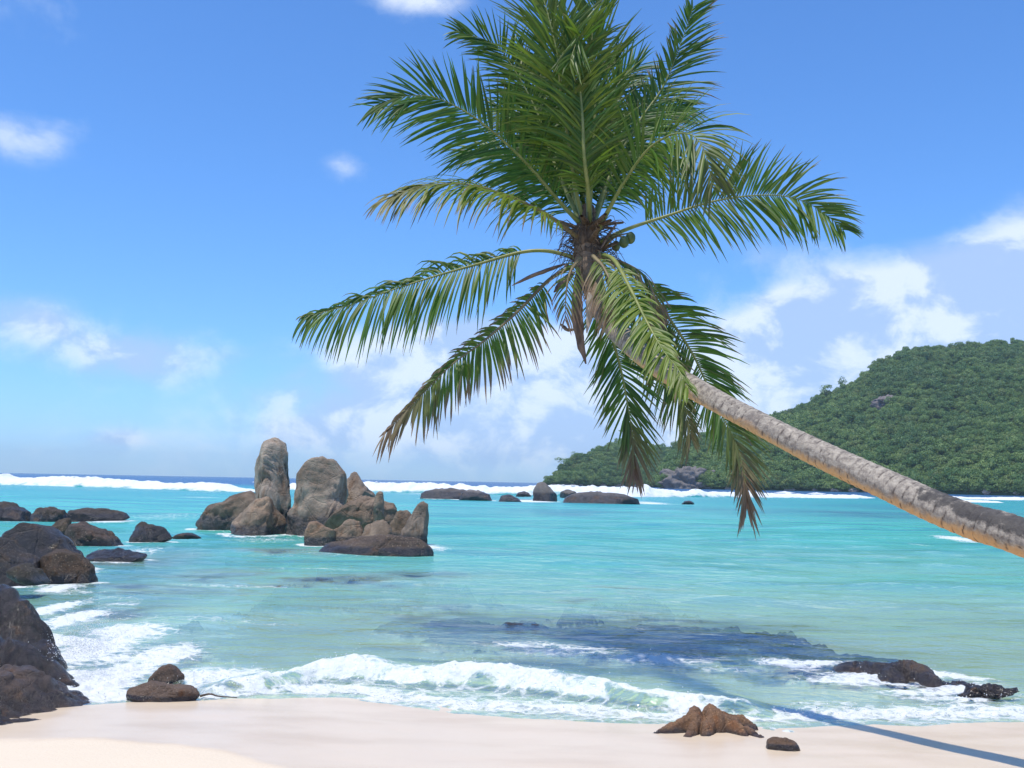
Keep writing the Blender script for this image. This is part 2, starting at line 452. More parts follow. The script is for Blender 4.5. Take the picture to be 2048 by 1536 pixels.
def sea_material():
    m, n, out = new_mat('sea_water')
    pos = n.add('ShaderNodeNewGeometry').outputs['Position']
    depth = n.attr('depth'); foam = n.attr('foam'); deep = n.attr('deep'); weed = n.attr('weed')
    cam_z = n.add('ShaderNodeSeparateXYZ', {0: pos}).outputs[1]
    far = n.ss(cam_z, 14.0, 90.0)
    # colour of light scattered back by the water body
    c = n.mix(n.ss(depth, .05, 1.1), (.44, .66, .45), (.075, .48, .37))
    c = n.mix(n.ss(depth, 1.0, 3.0), c, (.016, .335, .315))
    pn = n.noise(n.vscale(pos, (.35, 1, 1)), .16, 5.0, .6)
    c = n.mix(n.m('MULTIPLY', n.ss(pn, .52, .68), n.m('MULTIPLY', far, .5)), c, (.010, .20, .26))
    st1 = n.noise(n.vscale(pos, (.22, 1, 1)), .55, 6.0, .62, .6)
    c = n.mix(n.m('MULTIPLY', n.ss(st1, .46, .66, 0, .62), n.ss(cam_z, 13.0, 34.0, .25, 1.0)), c, (.012, .23, .25))
    c = n.mix(n.ss(st1, .26, .44, .34, 0), c, (.12, .54, .44))
    c = n.mix(weed, c, (.012, .115, .165))
    c = n.mix(deep, c, (.008, .070, .19))
    body = n.add('ShaderNodeBsdfDiffuse', {'Color': c}).outputs[0]
    clear = n.add('ShaderNodeBsdfTransparent', {'Color': (.76, .975, .90, 1)}).outputs[0]
    al = n.m('SUBTRACT', 1.0, n.m('EXPONENT', n.m('MULTIPLY', n.m('MAXIMUM', depth, 0.0), -1.75)))
    base = n.shmix(al, clear, body)
    # ripples
    p2 = n.vscale(pos, (.55, 1.0, 1.0))
    r1 = n.noise(p2, 6.0, 4.0, .6, .3)
    r2 = n.noise(p2, 1.5, 4.0, .6, .4)
    r3 = n.noise(p2, .35, 4.0, .6, .3)
    h = n.m('ADD', n.m('ADD', n.m('MULTIPLY', r1, .05), n.m('MULTIPLY', r2, .26)), n.m('MULTIPLY', n.m('MULTIPLY', r3, .6), far))
    bp = n.bump(h, .9, 1.0)
    fr = n.add('ShaderNodeFresnel', {'IOR': 1.33, 'Normal': bp}).outputs[0]
    fr = n.m('MINIMUM', n.m('MULTIPLY', fr, n.m('SUBTRACT', .56, n.m('MULTIPLY', far, .03))), .42)
    gl = n.add('ShaderNodeBsdfGlossy', {'Color': (1, 1, 1, 1), 'Roughness': n.m('ADD', .06, n.m('MULTIPLY', far, .12)), 'Normal': bp}).outputs[0]
    water = n.shmix(fr, base, gl)
    fm, f2, f1 = foam_bits(n, pos, foam)
    fb = n.bump(n.m('ADD', f2, n.m('MULTIPLY', f1, 2.5)), .5, .06)
    fo = n.add('ShaderNodeBsdfDiffuse', {'Color': (.86, .88, .88, 1), 'Normal': fb}).outputs[0]
    ft = n.add('ShaderNodeBsdfTranslucent', {'Color': (.86, .90, .90, 1)}).outputs[0]
    fo = n.shmix(.25, fo, ft)
    n.t.links.new(n.shmix(n.m('MULTIPLY', fm, .90), water, fo), out.inputs[0])
    return m
M_SEA = sea_material()
def surf_material():
    m, n, out = new_mat('surf')
    pos = n.add('ShaderNodeNewGeometry').outputs['Position']
    ht = n.attr('rise')
    f = n.noise(n.vscale(pos, (.6, .3, 1.6)), .55, 7.0, .68, .5)
    g = n.noise(n.vscale(pos, (.35, .3, .5)), .12, 4.0, .6)
    k = n.ss(n.m('ADD', n.m('ADD', f, n.m('MULTIPLY', g, .7)), n.m('MULTIPLY', ht, .62)), .78, 1.06)
    c = n.mix(k, (.06, .36, .38), (.90, .91, .92))
    d = n.add('ShaderNodeBsdfDiffuse', {'Color': c, 'Normal': n.bump(f, .8, .6)}).outputs[0]
    t = n.add('ShaderNodeBsdfTranslucent', {'Color': c}).outputs[0]
    n.t.links.new(n.shmix(.3, d, t), out.inputs[0])
    return m
M_SURF = surf_material()
def froth_material():
    m, n, out = new_mat('froth')
    pos = n.add('ShaderNodeNewGeometry').outputs['Position']
    d = n.add('ShaderNodeBsdfDiffuse', {'Color': (.88, .89, .90, 1), 'Normal': n.bump(n.noise(pos, 3.0, 6.0, .7), .6, .2)}).outputs[0]
    t = n.add('ShaderNodeBsdfTranslucent', {'Color': (.88, .90, .92, 1)}).outputs[0]
    n.t.links.new(n.shmix(.3, d, t), out.inputs[0])
    return m
M_FROTH = froth_material()

# ------------------------------------------------------------------ sand and sea bed
def build_sand():
    us = np.concatenate([np.linspace(-2.2, -.62, 40, endpoint=False), np.linspace(-.62, .62, 330), np.linspace(.62, 2.2, 41)[1:]])
    ys = np.concatenate([np.linspace(-30, 5, 50, endpoint=False), np.linspace(5, 17, 260), np.geomspace(17.2, 700, 90)])
    uu, yy = np.meshgrid(us, ys, indexing='ij')
    half = np.maximum(yy, 9.0)
    x = (uu * half).ravel(); y = yy.ravel()
    z = bed(x, y)
    sub = sstep(-z, 0.02, .3)
    z = z + .010 * fbm(np.stack([x * .9, y * 1.2, 0 * x], -1), 4) * (1 - .3 * sub)
    z = np.where((y > 60), z - .5, z)
    # dry sand above the wash line
    lx = np.array([G(p, q, .12)[:2] for p, q in [(-400, 1478), (0, 1474), (200, 1481), (330, 1494), (440, 1512), (530, 1545), (800, 1640), (1500, 1700), (2300, 1690)]])
    wl = np.interp(x, lx[:, 0], lx[:, 1])
    wet = sstep(y, wl - .30, wl + .34)
    z = z + .014 * sstep(wl - y, -.2, .6)
    o = obj('beach_sand', mesh('beach_sand', np.stack([x, y, z], -1), grid_faces(len(us), len(ys))[:, ::-1], M_SAND, {'wet': wet}),
            kind='structure', label='pale sand beach running down under the water')
    return o
build_sand()

# ------------------------------------------------------------------ rocks
FOOT = []     # footprints at the water line: x, y, rx, ry, strength of the foam ring
def rock(name, outl, ybase, label, mat=M_GRAN, thick=None, sub=5, tint=(1, 1, 1), wet_h=.35, seed=0, rough=.07, zb=0.0, foam=.95, sink=None, facets=13,
         block=.85, cat='rock', group=None, lean=0.0, pit=0.0, cuts=()):
    """boulder with the given outline (pixels) whose water or sand line lies at distance ybase; thick = half depth in metres"""
    if ybase is None:            # the foot stands on the sand: find where the view of the lowest point meets it
        lo = max(outl, key=lambda p_: p_[1])
        zb = 0.0
        for _ in range(6):
            g_ = G(lo[0], lo[1], zb); zb = .5 * zb + .5 * float(bed(np.array([g_[0]]), np.array([g_[1]]))[0])
        ybase = g_[1]
    o2 = np.array([P(a, b, ybase) for a, b in outl])
    wid = np.ptp(o2[:, 0])
    if thick is None: thick = .5 * wid
    yc = ybase + thick * .55
    pts = np.array([P(a, b, yc) for a, b in outl])[:, [0, 2]]
    hgt = pts[:, 1].max() - zb
    base = pts[:, 1] < zb + .12 * hgt
    pts[base, 1] = zb - (.9 * hgt if sink is None else sink)
    c = (pts.max(0) + pts.min(0)) * .5
    c[0] = pts[:, 0].mean() * .5 + c[0] * .5
    th = np.linspace(-np.pi, np.pi, 361)
    dr = np.stack([np.cos(th), np.sin(th)], -1)
    r = np.zeros(len(th))
    A = pts; B = np.roll(pts, -1, 0)
    for a, b in zip(A, B):
        e = b - a; q = a - c
        den = dr[:, 0] * e[1] - dr[:, 1] * e[0]
        den = np.where(np.abs(den) < 1e-9, 1e-9, den)
        t = (q[0] * e[1] - q[1] * e[0]) / den
        s = (q[0] * dr[:, 1] - q[1] * dr[:, 0]) / den
        ok = (t > 0) & (s >= -1e-6) & (s <= 1 + 1e-6)
        r = np.where(ok, np.maximum(r, t), r)
    k = np.exp(-np.linspace(-2, 2, 13) ** 2); k /= k.sum()
    r = np.convolve(np.concatenate([r[-7:-1], r, r[1:7]]), k, 'valid')
    d, f = ico(sub)
    s = np.sqrt(d[:, 0] ** 2 + d[:, 2] ** 2)
    ang = np.arctan2(d[:, 2], d[:, 0])
    rr = np.interp(ang, th, r)
    sb = s ** block
    size = min(wid, np.ptp(pts[:, 1]) + .01, 2 * thick)
    warp = 1 + .16 * fbm(d * 1.3 + seed * 7.7, 2) * (1 - s)
    x = c[0] + rr * sb * np.cos(ang) * warp
    z = c[1] + rr * sb * np.sin(ang) * warp
    y = yc + thick * np.sign(d[:, 1]) * np.abs(d[:, 1]) ** block * (1 + .2 * fbm(d * 1.1 + seed * 3.1, 2))
    y = y + lean * (z - zb)
    v = np.stack([x, y, z], -1)
    rf_ = np.random.default_rng(900 + seed)
    half = np.array([wid * .5, thick, np.ptp(pts[:, 1]) * .5]); cen = np.array([c[0], yc, c[1]])
    e = (v - cen) / half
    for k in range(facets):
        a_ = rf_.normal(size=3); a_[1] = -abs(a_[1]) - .9 if k % 3 else abs(a_[1]) + .9
        a_ /= np.linalg.norm(a_)
        t_ = e @ a_ - rf_.uniform(.62, .86)
        e = e - a_ * (np.clip(t_, 0, None) * .9)[:, None]
    v = cen + e * half
    nr = nrm(np.stack([d[:, 0] / max(wid, .01), d[:, 1] / (2 * thick), d[:, 2] / np.ptp(pts[:, 1])], -1))
    q = v / size
    am = size * rough
    disp = am * (1.2 * fbm(q * 2.2 + seed * 5.3, 6, .56) - .55 * np.clip(ridged(q * 1.5 + seed * 2.2, 2) - .95, 0, 1))
    gro = perlin(q * 1.15 + seed * 4.1 + .25 * fbm(q * 3 + seed, 3)[:, None])
    disp -= size * .045 * np.exp(-(gro / .03) ** 2) * sstep(perlin(q * .9 + seed * 8.8), -.15, .1)
    if pit:
        pw = fbm(q * 7.0 + seed * 1.7, 2)
        disp -= size * pit * sstep(pw, .22, .6)
    v = v + nr * disp[:, None]
    for (cx, cy, cz, off) in cuts:       # planes that slice a flat facet
        nn = np.array([cx, cy, cz], float); nn /= np.linalg.norm(nn)
        cc = np.array([c[0], yc, c[1]])
        t = (v - cc) @ nn - off * size * .5
        v = v - nn * np.where(t > 0, t * .93, 0)[:, None]
    zz = v[:, 2] - zb
    wet = 1 - sstep(zz, wet_h * .4, wet_h * 1.5 + 1e-4)
    base_pt = np.array([c[0], yc, zb])
    o = obj(name, mesh(name, v - base_pt, f, mat, {'wet': wet}), label=label, cat=cat, group=group, loc=base_pt)
    o.color = (*tint, 1)
    at = np.abs(v[:, 2] - (zb + .03)) < max(.06, .06 * size)
    if foam and at.sum() > 6:
        e = v[at]
        FOOT.append((.5 * (e[:, 0].max() + e[:, 0].min()), .5 * (e[:, 1].max() + e[:, 1].min()),
                     .5 * np.ptp(e[:, 0]) + .02, .5 * np.ptp(e[:, 1]) + .02, foam))
    return o
def yb(px, py, z=0.0):
    return G(px, py, z)[1]

# the group of sea stacks
rock('sea_stack', [(506, 1066), (509, 1010), (508, 952), (514, 918), (522, 888), (534, 874), (552, 872), (566, 880), (574, 896), (586, 908), (588, 960), (591, 1010), (588, 1066)],
     37.2, 'tall upright grey sea stack, highest of the rock group in the water', thick=.9, tint=(1.28, 1.24, 1.18), wet_h=.95, seed=1, rough=.055, pit=.05, sub=6, block=.72, lean=.04)
rock('boulder', [(390, 1056), (398, 1040), (420, 1020), (450, 1001), (480, 986), (502, 983), (524, 1000), (530, 1056)],
     40.0, 'dark brown sloping boulder against the foot of the tall sea stack', thick=1.3, tint=(.62, .55, .48), wet_h=.5, seed=2)
rock('boulder', [(453, 1074), (462, 1045), (478, 1022), (502, 1004), (530, 995), (554, 997), (568, 1018), (570, 1044), (562, 1074)],
     34.4, 'smooth tan rounded boulder in front of the tall sea stack', thick=1.1, tint=(.98, .86, .72), wet_h=.42, seed=3, rough=.055)
rock('sea_stack', [(566, 1074), (574, 1040), (590, 1005), (597, 965), (606, 936), (622, 920), (648, 916), (674, 925), (690, 948), (696, 985), (690, 1020), (684, 1074)],
     34.8, 'broad pale dome-topped sea stack beside the tall one', thick=1.0, tint=(1.18, 1.10, 1.0), wet_h=.8, seed=4, rough=.06, sub=6, block=.75)
rock('boulder', [(684, 1050), (689, 985), (693, 957), (704, 943), (714, 945), (728, 970), (748, 988), (756, 1010), (752, 1050)],
     36.0, 'small pointed grey rock leaning on the dome-topped stack', thick=.8, tint=(.95, .90, .84), wet_h=.4, seed=5, rough=.05, pit=.03, foam=0)
rock('boulder', [(638, 1060), (662, 1030), (694, 1008), (730, 992), (762, 990), (790, 1008), (796, 1026), (785, 1060)],
     33.8, 'long brown slab slanting below the small pointed rock', thick=.8, tint=(.78, .68, .58), wet_h=.3, seed=6, foam=0)
rock('boulder', [(743, 1056), (747, 1020), (750, 994), (755, 983), (765, 983), (768, 996), (766, 1020), (774, 1056)],
     32.6, 'narrow finger-like rock with a knobbed tip in the stack group', thick=.3, tint=(.85, .77, .67), wet_h=.3, seed=7, sub=4, foam=0)
rock('boulder', [(772, 1078), (778, 1048), (792, 1028), (812, 1019), (824, 1026), (832, 1050), (834, 1078)],
     32.8, 'dark rounded rock behind the fin-shaped one', thick=.6, tint=(.62, .55, .48), wet_h=.35, seed=8)
rock('boulder', [(788, 1084), (806, 1056), (824, 1030), (834, 1010), (846, 1003), (856, 1008), (857, 1040), (851, 1084)],
     31.5, 'fin-shaped grey rock at the seaward end of the stack group', thick=.55, tint=(.85, .80, .74), wet_h=.4, seed=9, rough=.055, block=.7)
rock('boulder', [(611, 1096), (611, 1062), (619, 1044), (636, 1042), (652, 1054), (672, 1060), (672, 1096)],
     30.4, 'blunt brown boulder at the near corner of the stack group', thick=.5, tint=(.80, .64, .50), wet_h=.3, seed=10, rough=.04)
rock('boulder', [(650, 1092), (668, 1058), (694, 1044), (720, 1040), (735, 1092)],
     31.0, 'tan hump between the blunt corner boulder and the broken rock', thick=.5, tint=(.92, .80, .67), wet_h=.3, seed=11, sub=5, foam=0)
rock('boulder', [(715, 1092), (726, 1050), (745, 1036), (768, 1040), (786, 1066), (794, 1092)],
     30.6, 'broken angular rock beside the fin-shaped one', thick=.5, tint=(.78, .70, .60), wet_h=.3, seed=12, rough=.08, cuts=((-.3, -.7, .6, .62),))
rock('boulder', [(616, 1114), (640, 1092), (676, 1074), (716, 1068), (780, 1069), (820, 1073), (846, 1080), (862, 1092), (872, 1114)],
     26.4, 'low wet black whale-backed rock lapped by foam before the stacks', mat=M_DARK, thick=1.0, tint=(1.9, 1.65, 1.35), wet_h=.3, seed=13, rough=.05, block=.95, foam=.35)

# rocks off the left shore
rock('boulder', [(-70, 1040), (-50, 1004), (-10, 998), (20, 1006), (48, 1022), (68, 1040)], 44.5,
     'dark low rock running down into the sea, outermost off the rocky shore', mat=M_DARK, thick=1.2, wet_h=.55, seed=20)
rock('boulder', [(62, 1042), (70, 1020), (82, 1012), (104, 1013), (128, 1021), (142, 1042)], 43.0,
     'small mottled rock with a tan patch behind the slab rocks', mat=M_DARK, thick=.8, tint=(1.2, 1.1, .95), wet_h=.3, seed=21, rough=.08)
rock('boulder', [(132, 1038), (142, 1021), (170, 1017), (205, 1018), (236, 1020), (262, 1038)], 45.0,
     'long flat dark rock with foam along its near side', mat=M_DARK, thick=.9, wet_h=.35, seed=22, rough=.055, foam=.9)
rock('boulder', [(84, 1078), (92, 1046), (106, 1034), (124, 1034), (140, 1048), (150, 1078)], 31.5,
     'small yellowish rock wedged behind the pinkish wedge rock', mat=M_DARK, thick=.6, tint=(1.5, 1.3, .9), wet_h=.25, seed=23, rough=.09)
rock('boulder', [(128, 1094), (132, 1058), (146, 1043), (166, 1043), (196, 1056), (236, 1078), (272, 1098)], 27.8,
     'pinkish brown wedge rock sloping to the water', mat=M_DARK, thick=.8, tint=(1.45, 1.25, 1.1), wet_h=.28, seed=24, rough=.055)
rock('boulder', [(255, 1077), (266, 1054), (278, 1044), (302, 1047), (326, 1056), (345, 1077)], 31.6,
     'dark angular rock standing alone in the channel', mat=M_DARK, thick=.55, tint=(.85, .75, .62), wet_h=.5, seed=25, rough=.06)
rock('boulder', [(338, 1078), (356, 1068), (374, 1065), (388, 1068), (406, 1078)], 31.4,
     'tiny dark rock barely breaking the water near the lone angular rock', mat=M_DARK, thick=.3, wet_h=.5, seed=26, sub=4)
rock('boulder', [(-6, 1146), (6, 1096), (22, 1062), (50, 1047), (84, 1052), (124, 1076), (160, 1104), (182, 1146)], 20.8,
     'big black slab with a blue sheen behind the round brown boulder', mat=M_DARK, thick=.9, tint=(.8, .8, .85), wet_h=.9, seed=27, rough=.04)
rock('boulder', [(-110, 1160), (-70, 1075), (-20, 1058), (6, 1064), (30, 1092), (62, 1122), (82, 1160)], 18.0,
     'brown-black slab leaning inland with a long diagonal ridge', mat=M_DARK, thick=.9, wet_h=.5, seed=28, rough=.05)
rock('boulder', [(78, 1168), (80, 1136), (88, 1112), (108, 1101), (136, 1100), (160, 1109), (182, 1132), (198, 1168)], 18.6,
     'round rusty brown boulder at the edge of the channel', mat=M_DARK, thick=.5, tint=(1.15, .95, .72), wet_h=.22, seed=29, rough=.05)
rock('boulder', [(160, 1126), (178, 1104), (210, 1096), (250, 1099), (284, 1102), (300, 1110), (250, 1126)], 23.6,
     'low dark slab sloping into the channel below the wedge rock', mat=M_DARK, thick=.6, wet_h=.5, seed=30, rough=.055, foam=.8)
rock('boulder', [(12, 1170), (22, 1136), (46, 1128), (76, 1140), (92, 1170)], 16.4,
     'small dark rock with a pool of foam on top beside the round boulder', mat=M_DARK, thick=.45, tint=(.9, .9, .7), wet_h=.4, seed=31, sub=4, foam=.9)
def lobed_rock(name, lobes, label, mat, tint, n=(200, 140), sc=1.0, wet=(.35, .4), smooth=3, foam=.3, blocks=0.0, ex=.62):
    """rock spreading over the ground in lobes: (px, py of its foot, height, radius) pairs joined as tapering ridges; sc = size of the detail"""
    L = []
    for (a, b, h0, r0), (c, d, h1, r1) in lobes:
        g0, g1 = G(a, b, 0)[:2], G(c, d, 0)[:2]
        for t in np.linspace(0, 1, 9):
            L.append((*(g0 + (g1 - g0) * t), h0 + (h1 - h0) * t, r0 + (r1 - r0) * t))
    L = np.array(L)
    lo = (L[:, :2] - L[:, 3:4]).min(0) - .05 * sc; hi = (L[:, :2] + L[:, 3:4]).max(0) + .05 * sc
    gx, gy = [a.ravel() for a in np.meshgrid(np.linspace(lo[0], hi[0], n[0]), np.linspace(lo[1], hi[1], n[1]), indexing='ij')]
    q = np.stack([gx, gy, 0 * gx], -1) / sc
    wx = gx + .016 * sc * fbm(q * 6, 3); wy = gy + .016 * sc * fbm(q * 6 + 40, 3)
    h = np.zeros_like(gx)
    for x_, y_, h_, r_ in L:
        d2 = ((wx - x_) ** 2 + (wy - y_) ** 2) / r_ ** 2
        h = np.maximum(h, h_ * np.clip(1 - d2, 0, 1) ** ex)
    H = h.reshape(n)
    for _ in range(smooth):
        Hp = np.pad(H, 1, mode='edge')
        H = (Hp[1:-1, 1:-1] * 2 + Hp[:-2, 1:-1] + Hp[2:, 1:-1] + Hp[1:-1, :-2] + Hp[1:-1, 2:]) / 6
    h = H.ravel()
    on = sstep(h, .005 * sc, .06 * sc)
    if blocks:
        k_ = fbm(q * 3.2 + 60, 2) * 4
        st_ = (np.floor(k_) + sstep(k_ - np.floor(k_), .35, .65)) / 4
        h = h + on * blocks * sc * st_
    z = bed(gx, gy) - .03 * sc + h * (1.0 + .10 * fbm(q * 5, 3)) + .010 * sc * fbm(q * 16, 4) * on
    z -= .016 * sc * np.exp(-(perlin(q * 5 + .3 * fbm(q * 9, 2)[:, None]) / .07) ** 2) * on
    v = np.stack([gx, gy, z], -1)
    v[:, :2] += (np.stack([fbm(v / sc * 8 + 5, 3), fbm(v / sc * 8 + 95, 3)], -1) * .012 * sc) * on[:, None]
    keep = h > .003
    F = grid_faces(*n)[:, ::-1]; F = F[keep[F].any(1)]
    used = np.unique(F); mp = np.full(len(gx), -1); mp[used] = np.arange(len(used))
    v = v[used]
    o_ = np.array([L[0, 0], L[0, 1], .02])
    o = obj(name, mesh(name, v - o_, mp[F], mat, {'wet': wet[0] + wet[1] * (1 - sstep(v[:, 2], .03 * sc, .12 * sc))}), label=label, cat='rock', loc=o_)
    o.color = (*tint, 1)
    if foam:
        w_ = v[(v[:, 2] > -.05) & (v[:, 2] < .08)]
        if len(w_) > 5:
            FOOT.append((.5 * (w_[:, 0].max() + w_[:, 0].min()), .5 * (w_[:, 1].max() + w_[:, 1].min()), .5 * np.ptp(w_[:, 0]), .5 * np.ptp(w_[:, 1]), foam))
lobed_rock('shore_crag', [((-420, 1300, .95, 1.2), (-120, 1300, .88, .8)), ((-120, 1300, .88, .75), (-10, 1302, .80, .50)), ((-10, 1302, .80, .48), (44, 1306, .64, .36)), ((44, 1308, .64, .34), (76, 1322, .44, .30)), ((70, 1320, .46, .3), (100, 1336, .26, .22))],
           'black wet crag with blue sheen at the head of the shore outcrop', M_SHOR, (.50, .50, .58), (320, 220), 3.2, (.85, .3), 3, 1.0, .09)
lobed_rock('shore_crag', [((-300, 1362, .72, .9), (-60, 1362, .60, .62)), ((-60, 1362, .60, .58), (40, 1360, .50, .38)), ((40, 1360, .50, .36), (100, 1362, .36, .25)), ((100, 1362, .33, .24), (136, 1370, .18, .17))],
           'dark red-brown boulder mass in the middle of the shore outcrop', M_SHOR, (.70, .60, .58), (300, 190), 2.6, (.72, .3), 3, 1.0, .08)
lobed_rock('shore_crag', [((-300, 1425, .52, 1.0), (-40, 1412, .38, .70)), ((-40, 1412, .38, .66), (60, 1404, .30, .46)), ((60, 1404, .30, .44), (122, 1406, .16, .28)), ((110, 1408, .14, .24), (176, 1417, .04, .12)), ((-80, 1448, .20, .55), (70, 1438, .13, .34)), ((60, 1440, .12, .3), (130, 1432, .06, .18))],
           'long low grey-brown rock apron meeting the dry sand', M_SHOR, (1.05, .92, .90), (320, 220), 2.4, (.48, .2), 4, 0, .05)

# rocks on the beach
rock('beach_rock', [(249, 1404), (256, 1374), (266, 1358), (286, 1357), (318, 1367), (356, 1370), (390, 1376), (403, 1388), (398, 1404)], None,
     'flat-topped brown rock lying on the sand at the wash line', mat=M_SHOR, thick=.17, tint=(1.35, 1.15, 1.0), wet_h=.06, seed=40, rough=.05, foam=.5, block=.7)
rock('beach_rock', [(288, 1382), (302, 1356), (322, 1334), (338, 1326), (354, 1332), (364, 1352), (368, 1382)], None,
     'peaked brown rock standing behind the flat-topped beach rock', mat=M_SHOR, thick=.2, tint=(1.3, 1.1, .95), wet_h=.1, seed=41, rough=.06, foam=.8, block=.8)
lobed_rock('beach_rock', [((1390, 1460, .205, .080), (1386, 1468, .17, .090)), ((1424, 1458, .215, .105), (1430, 1466, .19, .11)), ((1440, 1462, .17, .10), (1462, 1462, .14, .10)), ((1385, 1466, .16, .06), (1350, 1470, .09, .05)), ((1350, 1470, .09, .05), (1312, 1474, .035, .035)),
            ((1400, 1466, .15, .06), (1376, 1482, .06, .04)), ((1420, 1466, .15, .07), (1412, 1480, .06, .045)), ((1430, 1464, .18, .08), (1462, 1470, .11, .06)), ((1462, 1470, .11, .06), (1490, 1480, .04, .04)),
            ((1440, 1458, .19, .07), (1480, 1456, .12, .06)), ((1480, 1456, .12, .06), (1505, 1462, .05, .05)), ((1490, 1470, .06, .05), (1520, 1484, .035, .04))],
           'knobbly wet brown rock with spreading lobes on the wash line', M_SHOR, (2.3, 1.6, 1.0), smooth=5, ex=.42, wet=(.34, .4), sc=.7, blocks=.06)
rock('beach_rock', [(1531, 1502), (1536, 1482), (1548, 1472), (1570, 1475), (1592, 1486), (1609, 1502)], None,
     'small wet brown wedge of rock alone in the wash', mat=M_SHOR, thick=.1, tint=(1.3, 1.0, .75), wet_h=.05, seed=45, rough=.05, foam=.5)

# rocks that break the water over the sunken ledge
lobed_rock('ledge_rock', [((1640, 1332, .16, .40), (1710, 1338, .26, .30)), ((1710, 1338, .26, .28), (1752, 1346, .25, .22))], 'rounded dark rock on the ledge draped by foam', M_SHOR, (.75, .75, .7), (130, 110), 1.6, (.6, .3), 3, .9, .04)
lobed_rock('ledge_rock', [((1756, 1348, .28, .18), (1796, 1352, .28, .17)), ((1770, 1350, .25, .22), (1790, 1362, .17, .18))], 'steep black rock in the middle of the ledge', M_SHOR, (.62, .62, .62), (100, 90), 1.2, (.6, .3), 2, .9, .05)
lobed_rock('ledge_rock', [((1810, 1352, .27, .20), (1846, 1360, .25, .20)), ((1846, 1360, .24, .2), (1872, 1372, .14, .14)), ((1870, 1362, .15, .22), (1960, 1372, .10, .22))], 'glistening brown rock at the near end of the ledge', M_SHOR, (1.1, .9, .7), (140, 100), 1.2, (.5, .3), 2, .9, .05)
lobed_rock('ledge_rock', [((1026, 1252, .40, .42), (1066, 1252, .38, .38)), ((1066, 1252, .36, .34), (1092, 1256, .27, .3))], 'smooth dark hump swelling out of the water over the ledge', M_SHOR, (.8, .9, .75), (90, 110), 2.0, (.6, .2), 4, .2)
lobed_rock('ledge_rock', [((1130, 1258, .30, .34), (1190, 1256, .35, .30)), ((1190, 1256, .35, .3), (1270, 1258, .31, .3))], 'long low ridge of rock awash beside the smooth hump', M_SHOR, (.9, .75, .7), (130, 90), 2.0, (.6, .2), 2, .3, .05)
rock('ledge_rock', [(1890, 1390), (1940, 1376), (2000, 1370), (2045, 1384)], 10.2, 'thin strip of dark rock awash at the shore end of the ledge',
     mat=M_SHOR, thick=.12, wet_h=.6, seed=55, rough=.18, foam=.4, tint=(.7, .65, .6))

# rocks out by the breakers
far_rocks = [
    ([(832, 998), (846, 984), (872, 977), (900, 976), (935, 980), (962, 998)], 117, 2.2, (1, .95, .95), 'long low dark reef rock before the breakers'),
    ([(912, 1001), (924, 986), (940, 978), (960, 981), (978, 988), (996, 1001)], 113, 1.5, (1.6, 1.55, 1.5), 'paler grey hump against the long low reef rock'),
    ([(992, 1003), (1002, 991), (1020, 989), (1036, 997), (1054, 1003)], 108, 1.0, (.9, .9, .9), 'small wedge-shaped reef rock before the pointed one'),
    ([(1030, 994), (1036, 985), (1048, 982), (1058, 986), (1064, 994)], 128, 1.0, (1, .95, .95), 'tiny reef rock half lost in foam behind the pointed one'),
    ([(1064, 998), (1066, 974), (1074, 966), (1086, 964), (1100, 975), (1112, 988), (1120, 998)], 118, 1.5, (1.3, 1.25, 1.15), 'pointed split reef rock, tallest of those by the breakers'),
    ([(1117, 996), (1122, 983), (1136, 978), (1150, 983), (1160, 996)], 122, 1.2, (1.1, 1.1, 1.05), 'rounded grey reef rock behind the long humped one'),
    ([(1116, 1006), (1130, 994), (1152, 986), (1182, 983), (1222, 986), (1258, 990), (1276, 998), (1288, 1007)], 101, 2.4, (.9, .9, .95), 'long humped black reef rock with foam behind it'),
    ([(1362, 1009), (1370, 1002), (1380, 1001), (1392, 1009)], 100, .8, (.9, .9, .9), 'small black reef rock alone in the turquoise water')]
for i, (pl, Y, th_, tn, lab) in enumerate(far_rocks):
    rock('reef_rock', pl, Y, lab, mat=M_REEF, thick=th_, tint=tn, wet_h=.9, seed=60 + i, rough=.055, foam=.9, sub=4)

def build_ledge():
    """the sunken ledge seen through the shallow water"""
    us = np.linspace(-4.8, 6.4, 330); ys = np.linspace(9.3, 27, 330)
    x, y = [a.ravel() for a in np.meshgrid(us, ys, indexing='ij')]
    h = reef_h(x, y)
    q = np.stack([x, y, 0 * x], -1)
    z = bed(x, y) - .12 + h * (1.35 + .5 * fbm(q * 1.5, 4)) + .24 * fbm(q * 2.1 + 7, 5, .6) * sstep(h, .0, .12)
    z = -.035 - .06 * np.log1p(np.exp(np.clip((-.035 - z) / .06, -30, 30))) + .02 * fbm(q * 4, 3)
    keep = h > .015
    F = grid_faces(len(us), len(ys))[:, ::-1]
    F = F[keep[F].all(1)]
    used = np.unique(F); mp = np.full(len(x), -1); mp[used] = np.arange(len(used))
    o = obj('sunken_ledge', mesh('sunken_ledge', np.stack([x, y, z], -1)[used], mp[F], M_LEDGE, {'cover': (1 - sstep((z - bed(x, y))[used], .0, .16)) * 1.1}),
            label='dark rock ledge lying just under the shallow water', cat='rock ledge')
    o.color = (1.9, 1.6, 1.3, 1)
build_ledge()

